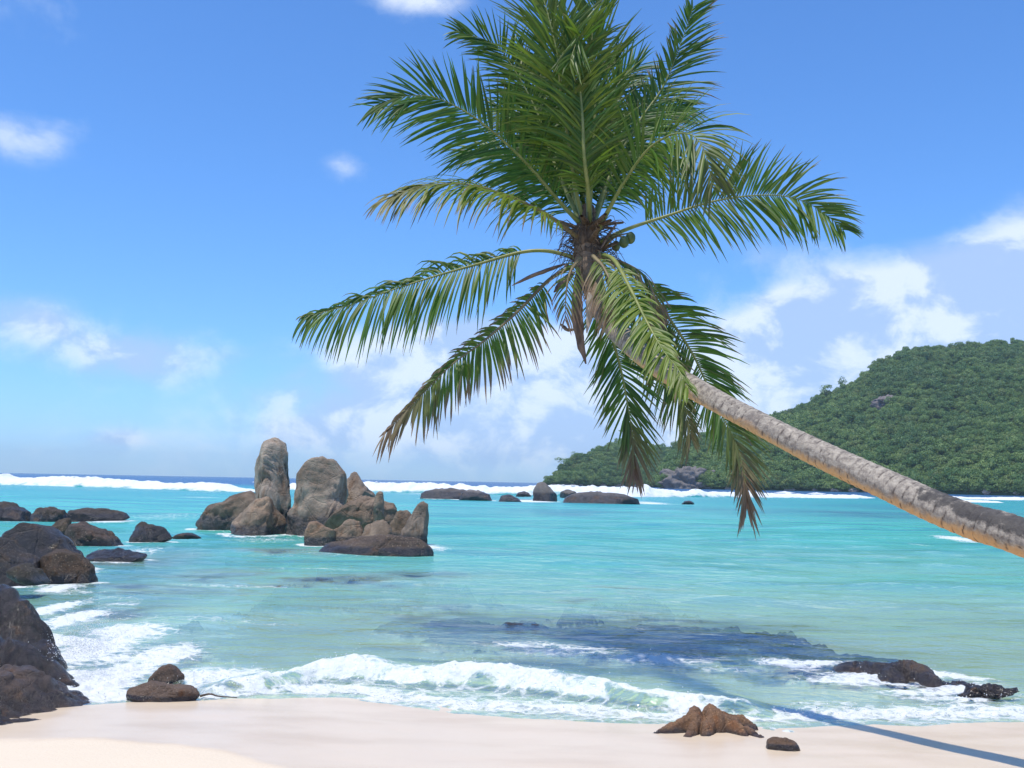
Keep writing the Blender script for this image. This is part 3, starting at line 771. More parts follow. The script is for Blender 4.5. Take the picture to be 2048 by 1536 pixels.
# ------------------------------------------------------------------ sea
_crest = np.array([[*G(x, y, .16)[:2]] for x, y in [(300, 1330), (430, 1352), (540, 1342), (640, 1325), (740, 1322), (850, 1332), (930, 1330), (1050, 1340), (1150, 1352),
                                                    (1300, 1376), (1400, 1382), (1500, 1388), (1560, 1392)]])
def sea_fields(x, y, dy):
    q0 = np.stack([x, y, 0 * x], -1)
    b = bed(x, y)
    rf = reef_h(x, y)
    dep0 = np.clip(-b, 0, None)
    amp = sstep(dep0, -.02, .55)
    z = np.zeros_like(x)
    for lam, a in ((.45, .014), (1.0, .038), (2.4, .085), (6.0, .14), (15.0, .13), (45.0, .20)):
        ok = sstep(lam / dy, 2.0, 5.0)
        if ok.max() > 0:
            z += a * ok * fbm(np.stack([x / lam * .45, y / lam, np.full_like(x, lam)], -1), 2) * (sstep(y, lam * .4, lam * 2.2) if lam > 3 else 1)
    z *= amp
    # shore break
    cy = np.interp(x, _crest[:, 0], _crest[:, 1]) + .10 * fbm(np.stack([x * .9, 0 * x, 0 * x + 4], -1), 3)
    ch = np.interp(x, _crest[:, 0], [.02, .09, .14, .17, .18, .15, .16, .16, .15, .12, .11, .08, .0], left=0, right=0)
    ch = ch * (1 + .35 * fbm(np.stack([x * 1.7, 0 * x, 0 * x + 8], -1), 3))
    d = y - cy
    prof = np.where(d < 0, np.exp(-(np.abs(d) / .20) ** 2.2), np.exp(-(d / .75) ** 2))
    z += ch * prof
    on = sstep(ch, .03, .12)
    gap = sstep(fbm(np.stack([x * 1.3, 0 * x, 0 * x + 21], -1), 2), .18, .42)
    f_br = on * np.where(d < 0, np.exp(-(np.clip(-d - .16, 0, None) / .14) ** 2) * (1 - .75 * gap * np.exp(-((d + .13) / .10) ** 2)), np.exp(-(d / (.30 + .15 * perlin(q0 * 1.1))) ** 2) * 1.0)
    # wash sheet running up the sand with a foam lip
    depth = z - b
    f_br = f_br * np.clip(.80 + .45 * fbm(np.stack([x * 2.2, y * 3.5, 0 * x + 2], -1), 3), .3, 1.05)
    foam = 1.0 * f_br
    wash = sstep(y, shore_y(x) - .4, shore_y(x)) * (1 - sstep(y - cy, -.30, .0)) * sstep(x, -3.6, -2.2)
    foam = np.maximum(foam, .42 * wash + .0)
    lip = np.exp(-((depth - .012) / .016) ** 2) * (1 - sstep(y, 12, 16))
    foam = np.maximum(foam, lip * .72)
    # patches
    for px, py, rx, ry, s in [(150, 1245, 55, 22, 1.0), (105, 1225, 40, 25, 1.0), (190, 1300, 80, 34, 1.0), (260, 1270, 85, 16, 1.0), (330, 1310, 80, 26, .95), (170, 1380, 70, 24, 1.0),
                              (240, 1345, 90, 32, .92), (230, 1392, 80, 16, 1.0), (430, 1360, 120, 28, .92), (320, 1390, 90, 12, .8), (1060, 1292, 120, 8, .62), (1130, 1304, 150, 14, .68), (1300, 1318, 160, 14, .70), (1480, 1340, 130, 10, .52), (1560, 1325, 70, 10, .75), (1700, 1360, 130, 12, .75), (1850, 1385, 130, 10, .70),
                              (1950, 1412, 150, 10, .62), (1650, 1405, 120, 8, .50), (1780, 1420, 160, 8, .55), (1900, 1398, 130, 6, .75), (1080, 1410, 160, 14, .62), (800, 1400, 120, 10, .8), (620, 1380, 90, 12, .85),
                              (1180, 1440, 110, 9, .50), (1560, 1465, 60, 14, .62), (120, 1180, 50, 10, .85), (160, 1190, 60, 8, .6), (240, 1215, 40, 8, .7), (250, 1200, 130, 26, .30), (850, 1100, 55, 9, .95), (880, 1104, 30, 6, .7),
                              (1915, 1082, 38, 5, .95), (1840, 1090, 18, 3, .55), (220, 1043, 45, 5, .9), (60, 1040, 70, 6, .8), (60, 1032, 25, 6, .9), (290, 1108, 50, 6, .55), (330, 1030, 120, 8, .42), (460, 1062, 60, 5, .45), (640, 1112, 60, 6, .3),
                              (1060, 1000, 60, 4, 1.0), (1300, 1003, 45, 3, .8), (1350, 1006, 60, 2, .5), (550, 1082, 130, 6, .45), (850, 988, 60, 3, .5), (400, 992, 60, 2, .5), (700, 1130, 200, 10, .22), (450, 1220, 220, 26, .16), (1500, 1200, 800, 60, .07)]:
        c = G(px, py); Y = c[1]
        q = ((x - c[0]) / (rx * Y / FPX)) ** 2 + ((y - Y) / (ry * Y * Y / (2 * FPX))) ** 2
        foam = np.maximum(foam, s * np.exp(-q))
    for fx, fy, rx, ry, s in FOOT:
        m = (np.abs(x - fx) < rx * 2.2 + .6) & (np.abs(y - fy) < ry * 2.2 + .8)
        if not m.any(): continue
        dd = np.sqrt(((x[m] - fx) / rx) ** 2 + ((y[m] - fy) / ry) ** 2)
        wd = .16 + .10 / max(rx, .25)
        wob = .5 + .5 * np.clip(1.4 * fbm(q0[m] * 1.2, 3) + .5, 0, 1.4)
        foam[m] = np.maximum(foam[m], s * wob * np.exp(-((dd - 1.06) / (1.5 * wd)) ** 2))
    # open-water streaks
    foam = np.maximum(foam, (.26 + .14 * sstep(-x, 1.0, 5.0) * (1 - sstep(y, 22, 40))) * sstep(fbm(np.stack([x * .12, y * .4, 0 * x + 3], -1), 3), .30, .75) * sstep(y, 10, 15) * (1 - sstep(y, 60, 130)))
    # foam stands up from the water
    near = 1 - sstep(y, 14, 22)
    z += near * np.clip(foam - .35, 0, 1) * (.070 * fbm(q0 * 6.0, 4, .55) + .020)
    z = np.where(depth < .10, np.maximum(z, b + .006 * sstep(z - b, -.02, .004) - .02 * sstep(b - z, .0, .02)), z)
    bed_eff = b + rf * 1.1
    d_eff = np.clip(z - np.minimum(bed_eff, 0.1), 0, None)
    weed = np.zeros_like(x)
    for px, py, rx, ry, s in [(1740, 1030, 180, 9, .75), (1450, 1022, 120, 6, .45), (1150, 1028, 280, 5, .55), (1900, 1020, 150, 8, .6), (1000, 1045, 250, 6, .25), (420, 1100, 160, 30, .35), (250, 1150, 130, 40, .42), (300, 1200, 120, 22, .35),
                              (1250, 1262, 330, 26, .12), (900, 1238, 130, 14, .12), (1600, 1300, 150, 16, .1)]:
        c = G(px, py); Y = c[1]
        q = ((x - c[0]) / (rx * Y / FPX)) ** 2 + ((y - Y) / (ry * Y * Y / (2 * FPX))) ** 2
        weed = np.maximum(weed, s * np.exp(-q) * np.clip(.9 + .9 * fbm(np.stack([x * .12, y * .12, 0 * x], -1) * (18 / max(Y, 5)) ** .5 * 3, 3), 0, 1.3))
    deep = sstep(y, 165 + .12 * x, 330 + .12 * x)
    return z, d_eff, np.clip(foam, 0, 1.1), np.clip(weed, 0, 1), deep

def build_sea():
    us = np.concatenate([np.linspace(-2.6, -.60, 60, endpoint=False), np.linspace(-.60, .60, 620), np.linspace(.60, 2.6, 61)[1:]])
    s = np.linspace(1 / 6.6, 1 / 400.0, 760)
    ys = np.concatenate([1 / s, np.geomspace(420, 6500, 40)])
    dy = np.gradient(ys)
    uu, yy = np.meshgrid(us, ys, indexing='ij')
    x = (uu * yy).ravel(); y = yy.ravel()
    dys = np.tile(dy, len(us))
    z, dep, foam, weed, deep = sea_fields(x, y, dys)
    far = y > 500
    z = np.where(far, z * .0, z)
    me = mesh('sea', np.stack([x, y, z], -1), grid_faces(len(us), len(ys))[:, ::-1], M_SEA, {'depth': dep, 'foam': foam, 'weed': weed, 'deep': deep})
    obj('sea', me, kind='structure', label='turquoise sea with foam reaching to the horizon')
    return x, y, z, foam
sx, sy, sz, sfoam = build_sea()

def build_spray():
    """droplets and clots of froth thrown up where the foam is thick"""
    near = (sy < 13) & (sfoam > .62) & (np.abs(sx) < 8)
    idx = np.nonzero(near)[0]
    r2 = np.random.default_rng(2)
    n = 2600
    pick = r2.choice(idx, n)
    v0, f0 = ico(1)
    keepv = np.stack([sx[pick], sy[pick], sz[pick]], -1) + r2.normal(size=(n, 3)) * (.03, .03, .0)
    lift = np.abs(r2.normal(size=n)) ** 1.6 * .035
    keepv[:, 2] += lift
    # a burst against the shore outcrop
    c = P(158, 1262, 10.6); m = 1500
    e = c + r2.normal(size=(m, 3)) * (.13, .22, .09) + np.array([.10, 0, -.02])
    c2 = P(176, 1296, 10.3)
    e2 = c2 + r2.normal(size=(1200, 3)) * (.14, .15, .05)
    pts = np.vstack([keepv, e, e2])
    rad = np.concatenate([r2.uniform(.002, .006, n), r2.uniform(.0015, .0045, m + 1200)])
    v = (pts[:, None] + v0[None] * rad[:, None, None] * r2.uniform(.7, 1.3, (len(pts), 1, 3))).reshape(-1, 3)
    f = (f0[None] + (np.arange(len(pts)) * len(v0))[:, None, None]).reshape(-1, 3)
    obj('sea_spray', mesh('sea_spray', v, f, M_FROTH), kind='stuff', label='white droplets and froth thrown up by the shore break', cat='spray')
build_spray()

def breaker(pts, label, n=700, seed=0):
    """a wall of white water; pts = (px, distance, height, depth of the foam)"""
    pts = np.array(pts, float)
    t = np.linspace(pts[0, 0], pts[-1, 0], n)
    Y = np.interp(t, pts[:, 0], pts[:, 1]); Hh = np.interp(t, pts[:, 0], pts[:, 2]); D = np.interp(t, pts[:, 0], pts[:, 3])
    X = (t - 1024) / FPX * Y
    q = np.stack([X * .10, 0 * X + seed, 0 * X], -1)
    Hh = Hh * (.80 + .50 * fbm(q * .5, 3) + .10 * fbm(q * 6, 3) + .25 * sstep(perlin(q * 1.7 + 3), .35, .6))
    Hh = np.clip(Hh, 0.0, None)
    cs = np.linspace(0, 1, 22)
    yoff = (cs - .45)
    zp = np.where(cs < .62, np.sin(np.clip(cs / .62, 0, 1) * np.pi / 2) ** .8, np.cos((cs - .62) / .38 * np.pi / 2) ** .9)
    yy = Y[:, None] + D[:, None] * yoff[None] + 1.2 * fbm(np.stack([X * .06, 0 * X, 0 * X + seed + 5], -1), 3)[:, None]
    zz = 1.05 * Hh[:, None] * zp[None] - .12
    xx = np.repeat(X[:, None], len(cs), 1)
    v = np.stack([xx, yy, zz], -1).reshape(-1, 3)
    amp = (np.repeat(Hh[:, None], len(cs), 1) * np.clip(zp, .15, 1)[None]).ravel()
    v[:, 2] += amp * .13 * fbm(v * .6, 4)
    v[:, 1] += amp * .5 * fbm(v * .7 + 31, 3)
    return obj('breaking_wave', mesh('breaking_wave', v, grid_faces(n, len(cs))[:, ::-1], M_SURF, {'rise': np.repeat(zp[None], n, 0).ravel()}), label=label, kind='structure')
breaker([(-900, 170, 1.5, 9), (-200, 165, 1.7, 9), (60, 160, 1.75, 9), (250, 152, 1.5, 10), (360, 148, 1.35, 10), (440, 143, 1.15, 9), (500, 142, .7, 7), (560, 142, 0, 3)], 'white breaker on the reef off the rocky shore', seed=1)
breaker([(560, 185, 0, 3), (590, 170, 1.6, 9), (800, 160, 1.75, 10), (1000, 158, 1.7, 10), (1150, 158, 1.85, 11), (1260, 162, 2.0, 12), (1340, 172, 1.7, 10), (1440, 186, 1.3, 9), (1600, 204, 1.1, 8), (1720, 215, .9, 7), (1760, 228, 0, 3)],
        'long white breaker stretching past the reef rocks', n=900, seed=2)
breaker([(1760, 185, 0, 2), (1840, 182, .7, 6), (1940, 180, .85, 6), (1995, 180, .5, 4), (2010, 180, 0, 2)], 'short low breaker before the wooded hill', n=300, seed=3)
breaker([(1780, 240, 0, 3), (1850, 238, 1.0, 6), (2050, 235, .9, 6), (2500, 230, .9, 6), (3000, 230, 0, 3)], 'white breaker further along toward the beach under the hill', n=500, seed=4)
for a, b, Y, h in [(1060, 1120, 420, 1.1), (1490, 1530, 330, .5), (1545, 1600, 360, .9), (1610, 1660, 340, .6), (560, 590, 330, .5), (505, 530, 420, .8)]:
    breaker([(a, Y, 0, 3), ((a + b) / 2, Y, h, 6), (b, Y, 0, 3)], 'small whitecap far out beyond the reef', n=60, seed=a)['group'] = 'far whitecaps'

# ------------------------------------------------------------------ hills
def crown_mesh(name, seed, n=760, flat=.75):
    r = np.random.default_rng(seed)
    lobes = [(np.array([0, 0, .55]), .5)]
    for k in range(6):
        a = r.uniform(0, 2 * np.pi); q = r.uniform(.22, .48)
        lobes.append((np.array([math.cos(a) * q, math.sin(a) * q, r.uniform(.35, .85)]), r.uniform(.22, .36)))
    V = []; Tn = []
    for i in range(n):
        c, rad = lobes[r.integers(len(lobes))]
        d = r.normal(size=3); d[2] = abs(d[2]) * .9 - .15 * r.random(); d /= np.linalg.norm(d)
        p = c + d * rad * r.uniform(.75, 1.08) * np.array([1, 1, flat])
        nn = d + r.normal(size=3) * .55; nn /= np.linalg.norm(nn)
        t = np.cross(nn, r.normal(size=3)); t /= np.linalg.norm(t); b = np.cross(nn, t)
        s = r.uniform(.022, .06)
        V += [p - t * s, p + b * s * .8, p + t * s * 1.2, p - b * s * .7]
        Tn += [r.random() ** 2 * .6] * 4
    # inner mass so that the crown is closed from below
    F = np.arange(len(V)).reshape(-1, 4)
    return mesh(name, V, F, M_CANOPY, {'tone': Tn}, smooth=False)
crown_col = bpy.data.collections.new('crown_kinds')
for k in range(7):
    crown_col.objects.link(bpy.data.objects.new('crown_kind', crown_mesh('crown', 100 + k)))
def forest(name, label, pts, scl, sclz):
    me = bpy.data.meshes.new(name)
    me.from_pydata([tuple(p) for p in pts], [], [])
    a = me.attributes.new('sc', 'FLOAT_VECTOR', 'POINT')
    a.data.foreach_set('vector', np.stack([scl, scl, sclz], -1).astype(np.float32).ravel())
    me.materials.append(M_CANOPY)
    o = obj(name, me, label=label, cat='forest', kind='stuff')
    ng = bpy.data.node_groups.new(name, 'GeometryNodeTree')
    ng.interface.new_socket('Geometry', in_out='INPUT', socket_type='NodeSocketGeometry')
    ng.interface.new_socket('Geometry', in_out='OUTPUT', socket_type='NodeSocketGeometry')
    g = NT(ng)
    gi = g.add('NodeGroupInput'); go = g.add('NodeGroupOutput')
    mp = g.add('GeometryNodeMeshToPoints')
    ci = g.add('GeometryNodeCollectionInfo', {'Collection': crown_col})
    ci.inputs['Separate Children'].default_value = True
    ci.inputs['Reset Children'].default_value = True
    rv = g.add('FunctionNodeRandomValue', data_type='FLOAT_VECTOR')
    rv.inputs[0].default_value = (-.12, -.12, 0); rv.inputs[1].default_value = (.12, .12, 6.283)
    na = g.add('GeometryNodeInputNamedAttribute', data_type='FLOAT_VECTOR')
    na.inputs['Name'].default_value = 'sc'
    ip = g.add('GeometryNodeInstanceOnPoints')
    ip.inputs['Pick Instance'].default_value = True
    L = ng.links.new
    L(gi.outputs[0], mp.inputs[0]); L(mp.outputs[0], ip.inputs['Points']); L(ci.outputs[0], ip.inputs['Instance'])
    L(rv.outputs[0], ip.inputs['Rotation']); L(na.outputs[0], ip.inputs['Scale']); L(ip.outputs[0], go.inputs[0])
    o.modifiers.new('trees', 'NODES').node_group = ng
    return o
def hill(name, label, ridge, yr, ys, ntree, size, tree_h, seed, flabel, prof=.8, nu=220, bare=()):
    """ridge = skyline pixels; yr, ys = distance of the ridge and of the shore (pairs px, m)"""
    ridge = np.array(ridge, float); yr = np.array(yr, float); ys = np.array(ys, float)
    r = np.random.default_rng(seed)
    def surf(u, t):
        Yr = np.interp(u, yr[:, 0], yr[:, 1]); Ys = np.interp(u, ys[:, 0], ys[:, 1])
        v = np.interp(u, ridge[:, 0], ridge[:, 1])
        hr = EYE[2] + (hy(u) - v) / FPX * Yr - tree_h
        y = Ys + (Yr - Ys) * t
        x = (u - 1024) / FPX * y
        tt = np.clip(t, 0, 1)
        z = hr * tt ** prof * (1 - .6 * np.clip(t - 1, 0, 1) ** 1.2)
        q = np.stack([x, y, 0 * x], -1) / 90
        z = z + (fbm(q, 4) * 7.0 * np.sin(np.clip(t, 0, 1) * np.pi)) * np.clip(hr / 40, 0, 1)
        return x, y, np.maximum(z, -1.5 + 0 * z) + (t < .001) * -1.0
    u = np.linspace(ridge[0, 0], ridge[-1, 0], nu); t = np.linspace(0, 2.0, 90)
    U, T = [a.ravel() for a in np.meshgrid(u, t, indexing='ij')]
    x, y, z = surf(U, T)
    obj(name, mesh(name, np.stack([x, y, z], -1), grid_faces(nu, len(t))[:, ::-1], M_HILL), kind='structure', label=label)
    u = r.uniform(ridge[0, 0], ridge[-1, 0], ntree * 3); t = np.where(r.random(ntree * 3) < .10, r.uniform(0.0, .03, ntree * 3), r.uniform(0.0, 1.12, ntree * 3))
    x, y, z = surf(u, t)
    keep = (z > -.6)
    for (bu, bt, su, st) in bare:
        keep &= (((u - bu) / su) ** 2 + ((t - bt) / st) ** 2) > r.uniform(.5, 1.4, len(u))
    x, y, z = x[keep][:ntree], y[keep][:ntree], z[keep][:ntree]
    s = size * np.where(r.random(len(x)) < .14, r.uniform(1.4, 2.1, len(x)), .45 + .8 * r.random(len(x)) ** 1.5) * (1 + .35 * perlin(np.stack([x, y, 0 * x], -1) / 40))
    forest('forest', flabel, np.stack([x, y, z - .3], -1), s, (s * .7 + size * .25) * r.uniform(.7, 1.5, len(x)) * tree_h / size)
    return surf
h_far = hill('headland', 'low wooded headland running out into the sea', [(1096, 966), (1112, 956), (1126, 934), (1150, 920), (1185, 908), (1220, 895), (1245, 882), (1262, 880), (1280, 888), (1310, 893), (1350, 900), (1420, 905), (1500, 915), (1560, 930)],
             [(1096, 720), (1300, 900), (1560, 950)], [(1096, 700), (1200, 740), (1560, 800)], 9000, 3.4, 3.6, 5, 'dense green forest over the far low headland')
h_near = hill('hill', 'steep wooded hill above the bay', [(1325, 966), (1335, 925), (1350, 900), (1372, 886), (1440, 866), (1500, 848), (1552, 833), (1600, 818), (1640, 800), (1680, 783), (1712, 768), (1740, 742), (1775, 718), (1810, 700), (1850, 690), (1900, 692), (1960, 689), (2048, 680), (2300, 650), (2700, 640), (3300, 700)],
              [(1325, 600), (1500, 700), (2000, 760), (3300, 760)], [(1325, 570), (1600, 560), (2048, 470), (3300, 380)], 46000, 3.3, 3.8, 6, 'dense mixed green forest covering the steep hill',
              bare=((1775, .52, 26, .06), (1372, .16, 34, .25), (1700, .83, 14, .05)))

# bare rock on the hills and pale boulders along the far shore
def crag(u, t, w, h, seed, label, tint, surf, name='rock_face', cat='rock face', group=None, sub=4):
    x, y, z = [float(a[0]) for a in surf(np.array([u], float), np.array([t], float))]
    d, f = ico(sub)
    v = d * np.array([w, w * .6, h]) * (.75 + .45 * fbm(d * 1.8 + seed, 5, .6) + .22 * ridged(d * 2.2 + seed, 3))[:, None]
    o = obj(name, mesh(name, v, f, M_REEF, {'wet': np.zeros(len(v))}), label=label, cat=cat, group=group, loc=(x, y, z))
    o.color = (*tint, 1)
crag(1375, .07, 14, 9, 1, 'grey cliff of bare rock at the foot of the hill', (1.15, 1.12, 1.1), h_near, sub=5)
crag(1778, .52, 9, 5, 2, 'purplish bare rock patch high on the hillside', (1.3, 1.2, 1.25), h_near)
r5 = np.random.default_rng(8)
for k in range(9):
    u = [1108, 1130, 1146, 1163, 1185, 1210, 1240, 1275, 1300][k] + r5.uniform(-4, 4)
    crag(u, .01, r5.uniform(2.0, 4.0), r5.uniform(1.2, 2.4), 10 + k, 'pale boulder on the shore under the far headland', (3.0, 2.7, 2.4), h_far, 'shore_boulder', 'boulder', 'boulders under the far headland', 3)
for k in range(16):
    u = r5.uniform(1430, 2040)
    crag(u, .004, r5.uniform(1.3, 2.8), r5.uniform(.8, 1.6), 40 + k, 'small boulder on the waterline under the steep hill', (2.4, 2.2, 2.0), h_near, 'shore_boulder', 'boulder', 'boulders under the steep hill', 3)

def ridge_tree(u, t, hgt, wid, seed, label, surf, group=None):
    x, y, z = [float(a[0]) for a in surf(np.array([u], float), np.array([t], float))]
    e = obj('tree', None, label=label, cat='tree', group=group, loc=(x, y, z))
    pth = np.array([[0, 0, -1], [.1, 0, hgt * .3], [.3, .1, hgt * .62]])
    parts = [tube(spline(pth, 8), np.linspace(.28, .14, 8), 7)]
    r = np.random.default_rng(seed)
    for k in range(5):
        a = r.uniform(0, 6.28); s0 = pth[1] + (pth[2] - pth[1]) * r.uniform(.4, 1)
        parts.append(tube(spline([s0, s0 + np.array([math.cos(a), math.sin(a), .6]) * wid * .22, s0 + np.array([math.cos(a), math.sin(a), .9]) * wid * .4], 6), np.linspace(.12, .05, 6), 5))
    v, f = join(parts)
    obj('trunk', mesh('trunk', v, f, M_BARK), parent=e)
    cm = obj('crown', crown_mesh('tree_crown', seed, 420, .8), parent=e)
    cm.scale = (wid, wid, hgt * .62); cm.location = (.2, 0, hgt * .42)
    return e
ridge_tree(1652, 1.0, 13, 8, 31, 'lone tree with open crown standing up on the ridge line', h_near)
ridge_tree(1688, 1.0, 12, 6, 32, 'slim tree on the ridge just uphill of the lone open-crowned one', h_near)
ridge_tree(1256, 1.0, 12, 12, 33, 'round tree topping the crest of the far headland', h_far)
ridge_tree(1130, .7, 12, 9, 34, 'tree at the outer tip of the far headland', h_far)
ridge_tree(1152, .9, 10, 7, 35, 'slender tree next to the one at the headland tip', h_far)

# ------------------------------------------------------------------ coconut palm
YC = 11.5
palm = obj('palm_tree', None, label='leaning coconut palm arching out over the water', cat='palm tree', loc=(5.25, 4.4, .30))
POFF = np.array([5.25, 4.4, .30])
def part(name, v, f, mat, attrs=None, parent=None, **kw):
    """mesh in world coordinates, child of the palm or of one of its parts (which sit at the palm's origin)"""
    return obj(name, mesh(name, v - POFF, f, mat, attrs), parent=parent or palm, **kw)
trunk_px = [(2048, 1078, 6.95, .250), (1950, 1046, 7.25, .245), (1850, 1006, 7.55, .238), (1740, 955, 7.95, .228), (1640, 908, 8.35, .218), (1540, 858, 8.75, .210),
            (1440, 806, 9.2, .205), (1370, 765, 9.6, .205), (1310, 727, 10.0, .208), (1262, 690, 10.45, .212), (1222, 648, 10.85, .222), (1194, 598, 11.2, .24), (1178, 540, 11.4, .28), (1174, 500, 11.5, .30)]
tp = [np.array([5.25, 4.4, -.15]), np.array([5.15, 4.6, .28]), np.array([4.82, 5.1, .80]), np.array([4.30, 5.8, 1.22])]
tr = [.42, .36, .29, .262]
for a, b, Y, dia in trunk_px:
    tp.append(P(a, b, Y)); tr.append(dia)
NL = 620
tpath = spline(tp, NL)
trad = .5 * np.interp(np.linspace(0, len(tr) - 1, NL), np.arange(len(tr)), tr)
arc = np.concatenate([[0], np.cumsum(np.linalg.norm(np.diff(tpath, axis=0), axis=1))])
SEG = 56
th = np.linspace(0, 2 * np.pi, SEG, endpoint=False)
T_, S_, N_ = frames(tpath)
wob = .018 * fbm(np.stack([np.cos(th)[None] * 1.2 + 0 * arc[:, None], np.sin(th)[None] * 1.2 + 0 * arc[:, None], arc[:, None] * .9 + 0 * th[None]], -1).reshape(-1, 3), 3).reshape(NL, SEG)
ph = arc[:, None] / .085 + wob * 12 + .10 * np.sin(th)[None]
ring = (1 - np.abs(np.mod(ph, 1) - .5) * 2)                   # 1 in the middle of a scar
ringm = np.clip((ring - .70) / .30, 0, 1) * np.clip(.7 + 1.2 * fbm(np.stack([np.cos(th)[None] * 2 + 0 * ph, np.sin(th)[None] * 2 + 0 * ph, ph * .7], -1).reshape(-1, 3), 2).reshape(NL, SEG), 0, 1)
rr = trad[:, None] * (1 + .035 * np.mod(ph, 1) - .05 * ringm) + wob * .6
vdir = np.cos(th)[None, :, None] * S_[:, None] + np.sin(th)[None, :, None] * N_[:, None]
tv = (tpath[:, None] + rr[..., None] * vdir)
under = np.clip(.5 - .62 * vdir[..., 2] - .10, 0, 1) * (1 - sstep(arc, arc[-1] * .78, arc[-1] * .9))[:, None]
darkp = np.zeros((NL, SEG))
for a, b, Y, rad_, s in [(1930, 1020, 7.2, .32, 1.0), (2000, 1050, 7.0, .34, 1.0), (1870, 996, 7.5, .24, .9), (1600, 888, 8.5, .10, .6)]:
    c = P(a, b, Y)
    darkp = np.maximum(darkp, s * np.exp(-(np.linalg.norm(tv - c - np.array([0, -.1, .05]), axis=-1) / rad_) ** 2))
darkp *= sstep(vdir[..., 2], -.25, .45)
young = np.repeat(sstep(arc, arc[-1] * .80, arc[-1] * .95)[:, None], SEG, 1)
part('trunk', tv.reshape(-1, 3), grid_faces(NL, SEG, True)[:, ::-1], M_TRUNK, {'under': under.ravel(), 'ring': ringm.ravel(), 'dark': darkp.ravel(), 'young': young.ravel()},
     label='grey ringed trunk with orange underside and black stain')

KC = P(1176, 478, YC)
def frond(pts, nvec, la, lb, t0=.14, ang0=62, ang1=24, droop=.30, age=.1, brown=.15, vee=.15, seed=0, rach=M_RACH, tipb=.0, dens=1.0, wmax=.029, peak=.35, label=None, base_r=.034, tail=.42):
    """pts: (px, py, offset in depth from the crown); la / lb: longest leaflet (px) on the + / - side"""
    r = np.random.default_rng(1000 + seed)
    Pw = np.array([P(a, b, YC + d) for a, b, d in pts])
    path = spline(Pw, 120)
    arc = np.concatenate([[0], np.cumsum(np.linalg.norm(np.diff(path, axis=0), axis=1))]); L = arc[-1]
    tt = arc / L
    rad = np.maximum(base_r * (1 - tt) ** 1.1, .0045)
    v, f = tube(path, rad, 8, .75)
    fr = part('frond', v, f, rach, label=label)
    nleaf = int(L * (1 - t0) / .0235 * dens)
    V = []; TN = []; AG = []; BR = []
    T = nrm(np.gradient(path, axis=0))
    nv0 = np.array(nvec, float); nv0 /= np.linalg.norm(nv0)
    m = 6
    ks = np.linspace(0, 1, m)
    for sd, lm in ((1, la), (-1, lb)):
        if lm <= 0: continue
        for i in range(nleaf):
            t = t0 + (1 - t0) * (i + r.uniform(-.3, .3) + .5) / nleaf
            if r.random() < .03 + .25 * (math.sin(t * 31 + seed * 1.7 + sd) > .93): continue
            k = int(np.clip(np.searchsorted(tt, t), 0, 119))
            p, tg = path[k], T[k]
            nn = nv0 - tg * np.dot(nv0, tg); nn /= np.linalg.norm(nn)
            S = np.cross(tg, nn) * sd
            u = (t - t0) / (1 - t0)
            a = math.radians(ang0 + (ang1 - ang0) * u ** 1.3 + r.normal() * 5 + 9 * math.sin(u * 23 + seed) * math.sin(u * 9.1 + 2 * seed + sd))
            prof = np.interp(u, [0, peak * .4, peak, .7, .9, 1], [.48, .85, 1, .86, .60, tail])
            ln = 1.08 * lm * YC / FPX * prof * r.uniform(.80, 1.12)
            if r.random() < .05: ln *= r.uniform(.5, .8)
            d = S * math.sin(a) + tg * math.cos(a) + nn * (vee + r.normal() * .16)
            d /= np.linalg.norm(d)
            pp = p.copy(); step = ln / (m - 1)
            wid0 = wmax * r.uniform(.8, 1.15) * (.75 + .25 * prof)
            c = []
            dr = droop * r.uniform(.7, 1.35)
            for j in range(m):
                c.append((pp.copy(), d.copy()))
                hor = math.sqrt(max(0, 1 - d[2] ** 2)) + .06
                d = d + np.array([.03 * r.normal(), .03 * r.normal(), -dr * hor * (.45 + .9 * ks[j])])
                d /= np.linalg.norm(d)
                pp = pp + d * step
            wprof = np.array([.45, .95, 1.0, .85, .55, .06]) * wid0 * .5
            bt = np.clip(brown + r.normal() * .12, 0, 1); tn = np.clip(r.normal(.45, .33), 0, 1); ag = np.clip(age + r.normal() * .10, 0, 1)
            tipk = tipb * sstep(np.array([u]), .55, 1.0)[0]
            twist = r.normal() * .35
            for j in range(m):
                pp, d = c[j]
                wv = np.cross(d, nn + S * twist); wv /= max(np.linalg.norm(wv), 1e-6)
                up = np.cross(wv, d)
                V += [pp + wv * wprof[j] - up * wprof[j] * .35, pp, pp - wv * wprof[j] - up * wprof[j] * .35]
                b_ = np.clip(max(tipk, sstep(np.array([ks[j]]), 1.02 - .75 * bt, 1.12 - .4 * bt)[0] * min(1, bt * 2.2 + .1)), 0, 1)
                TN += [tn] * 3; AG += [ag] * 3; BR += [b_] * 3
    V = np.array(V)
    nl = len(V) // (3 * m)
    one = []
    for j in range(m - 1):
        a = j * 3
        one += [(a, a + 1, a + 4, a + 3), (a + 1, a + 2, a + 5, a + 4)]
    F = (np.array(one)[None] + (np.arange(nl) * 3 * m)[:, None, None]).reshape(-1, 4)
    part('leaflets', V, F, M_LEAF, {'tone': TN, 'age': AG, 'brown': BR}, parent=fr, kind='stuff')
    return fr
TOC = (0, -1, .25)     # blade facing the camera
UP = (0, -.15, 1)
B0 = (1172, 470, 0)
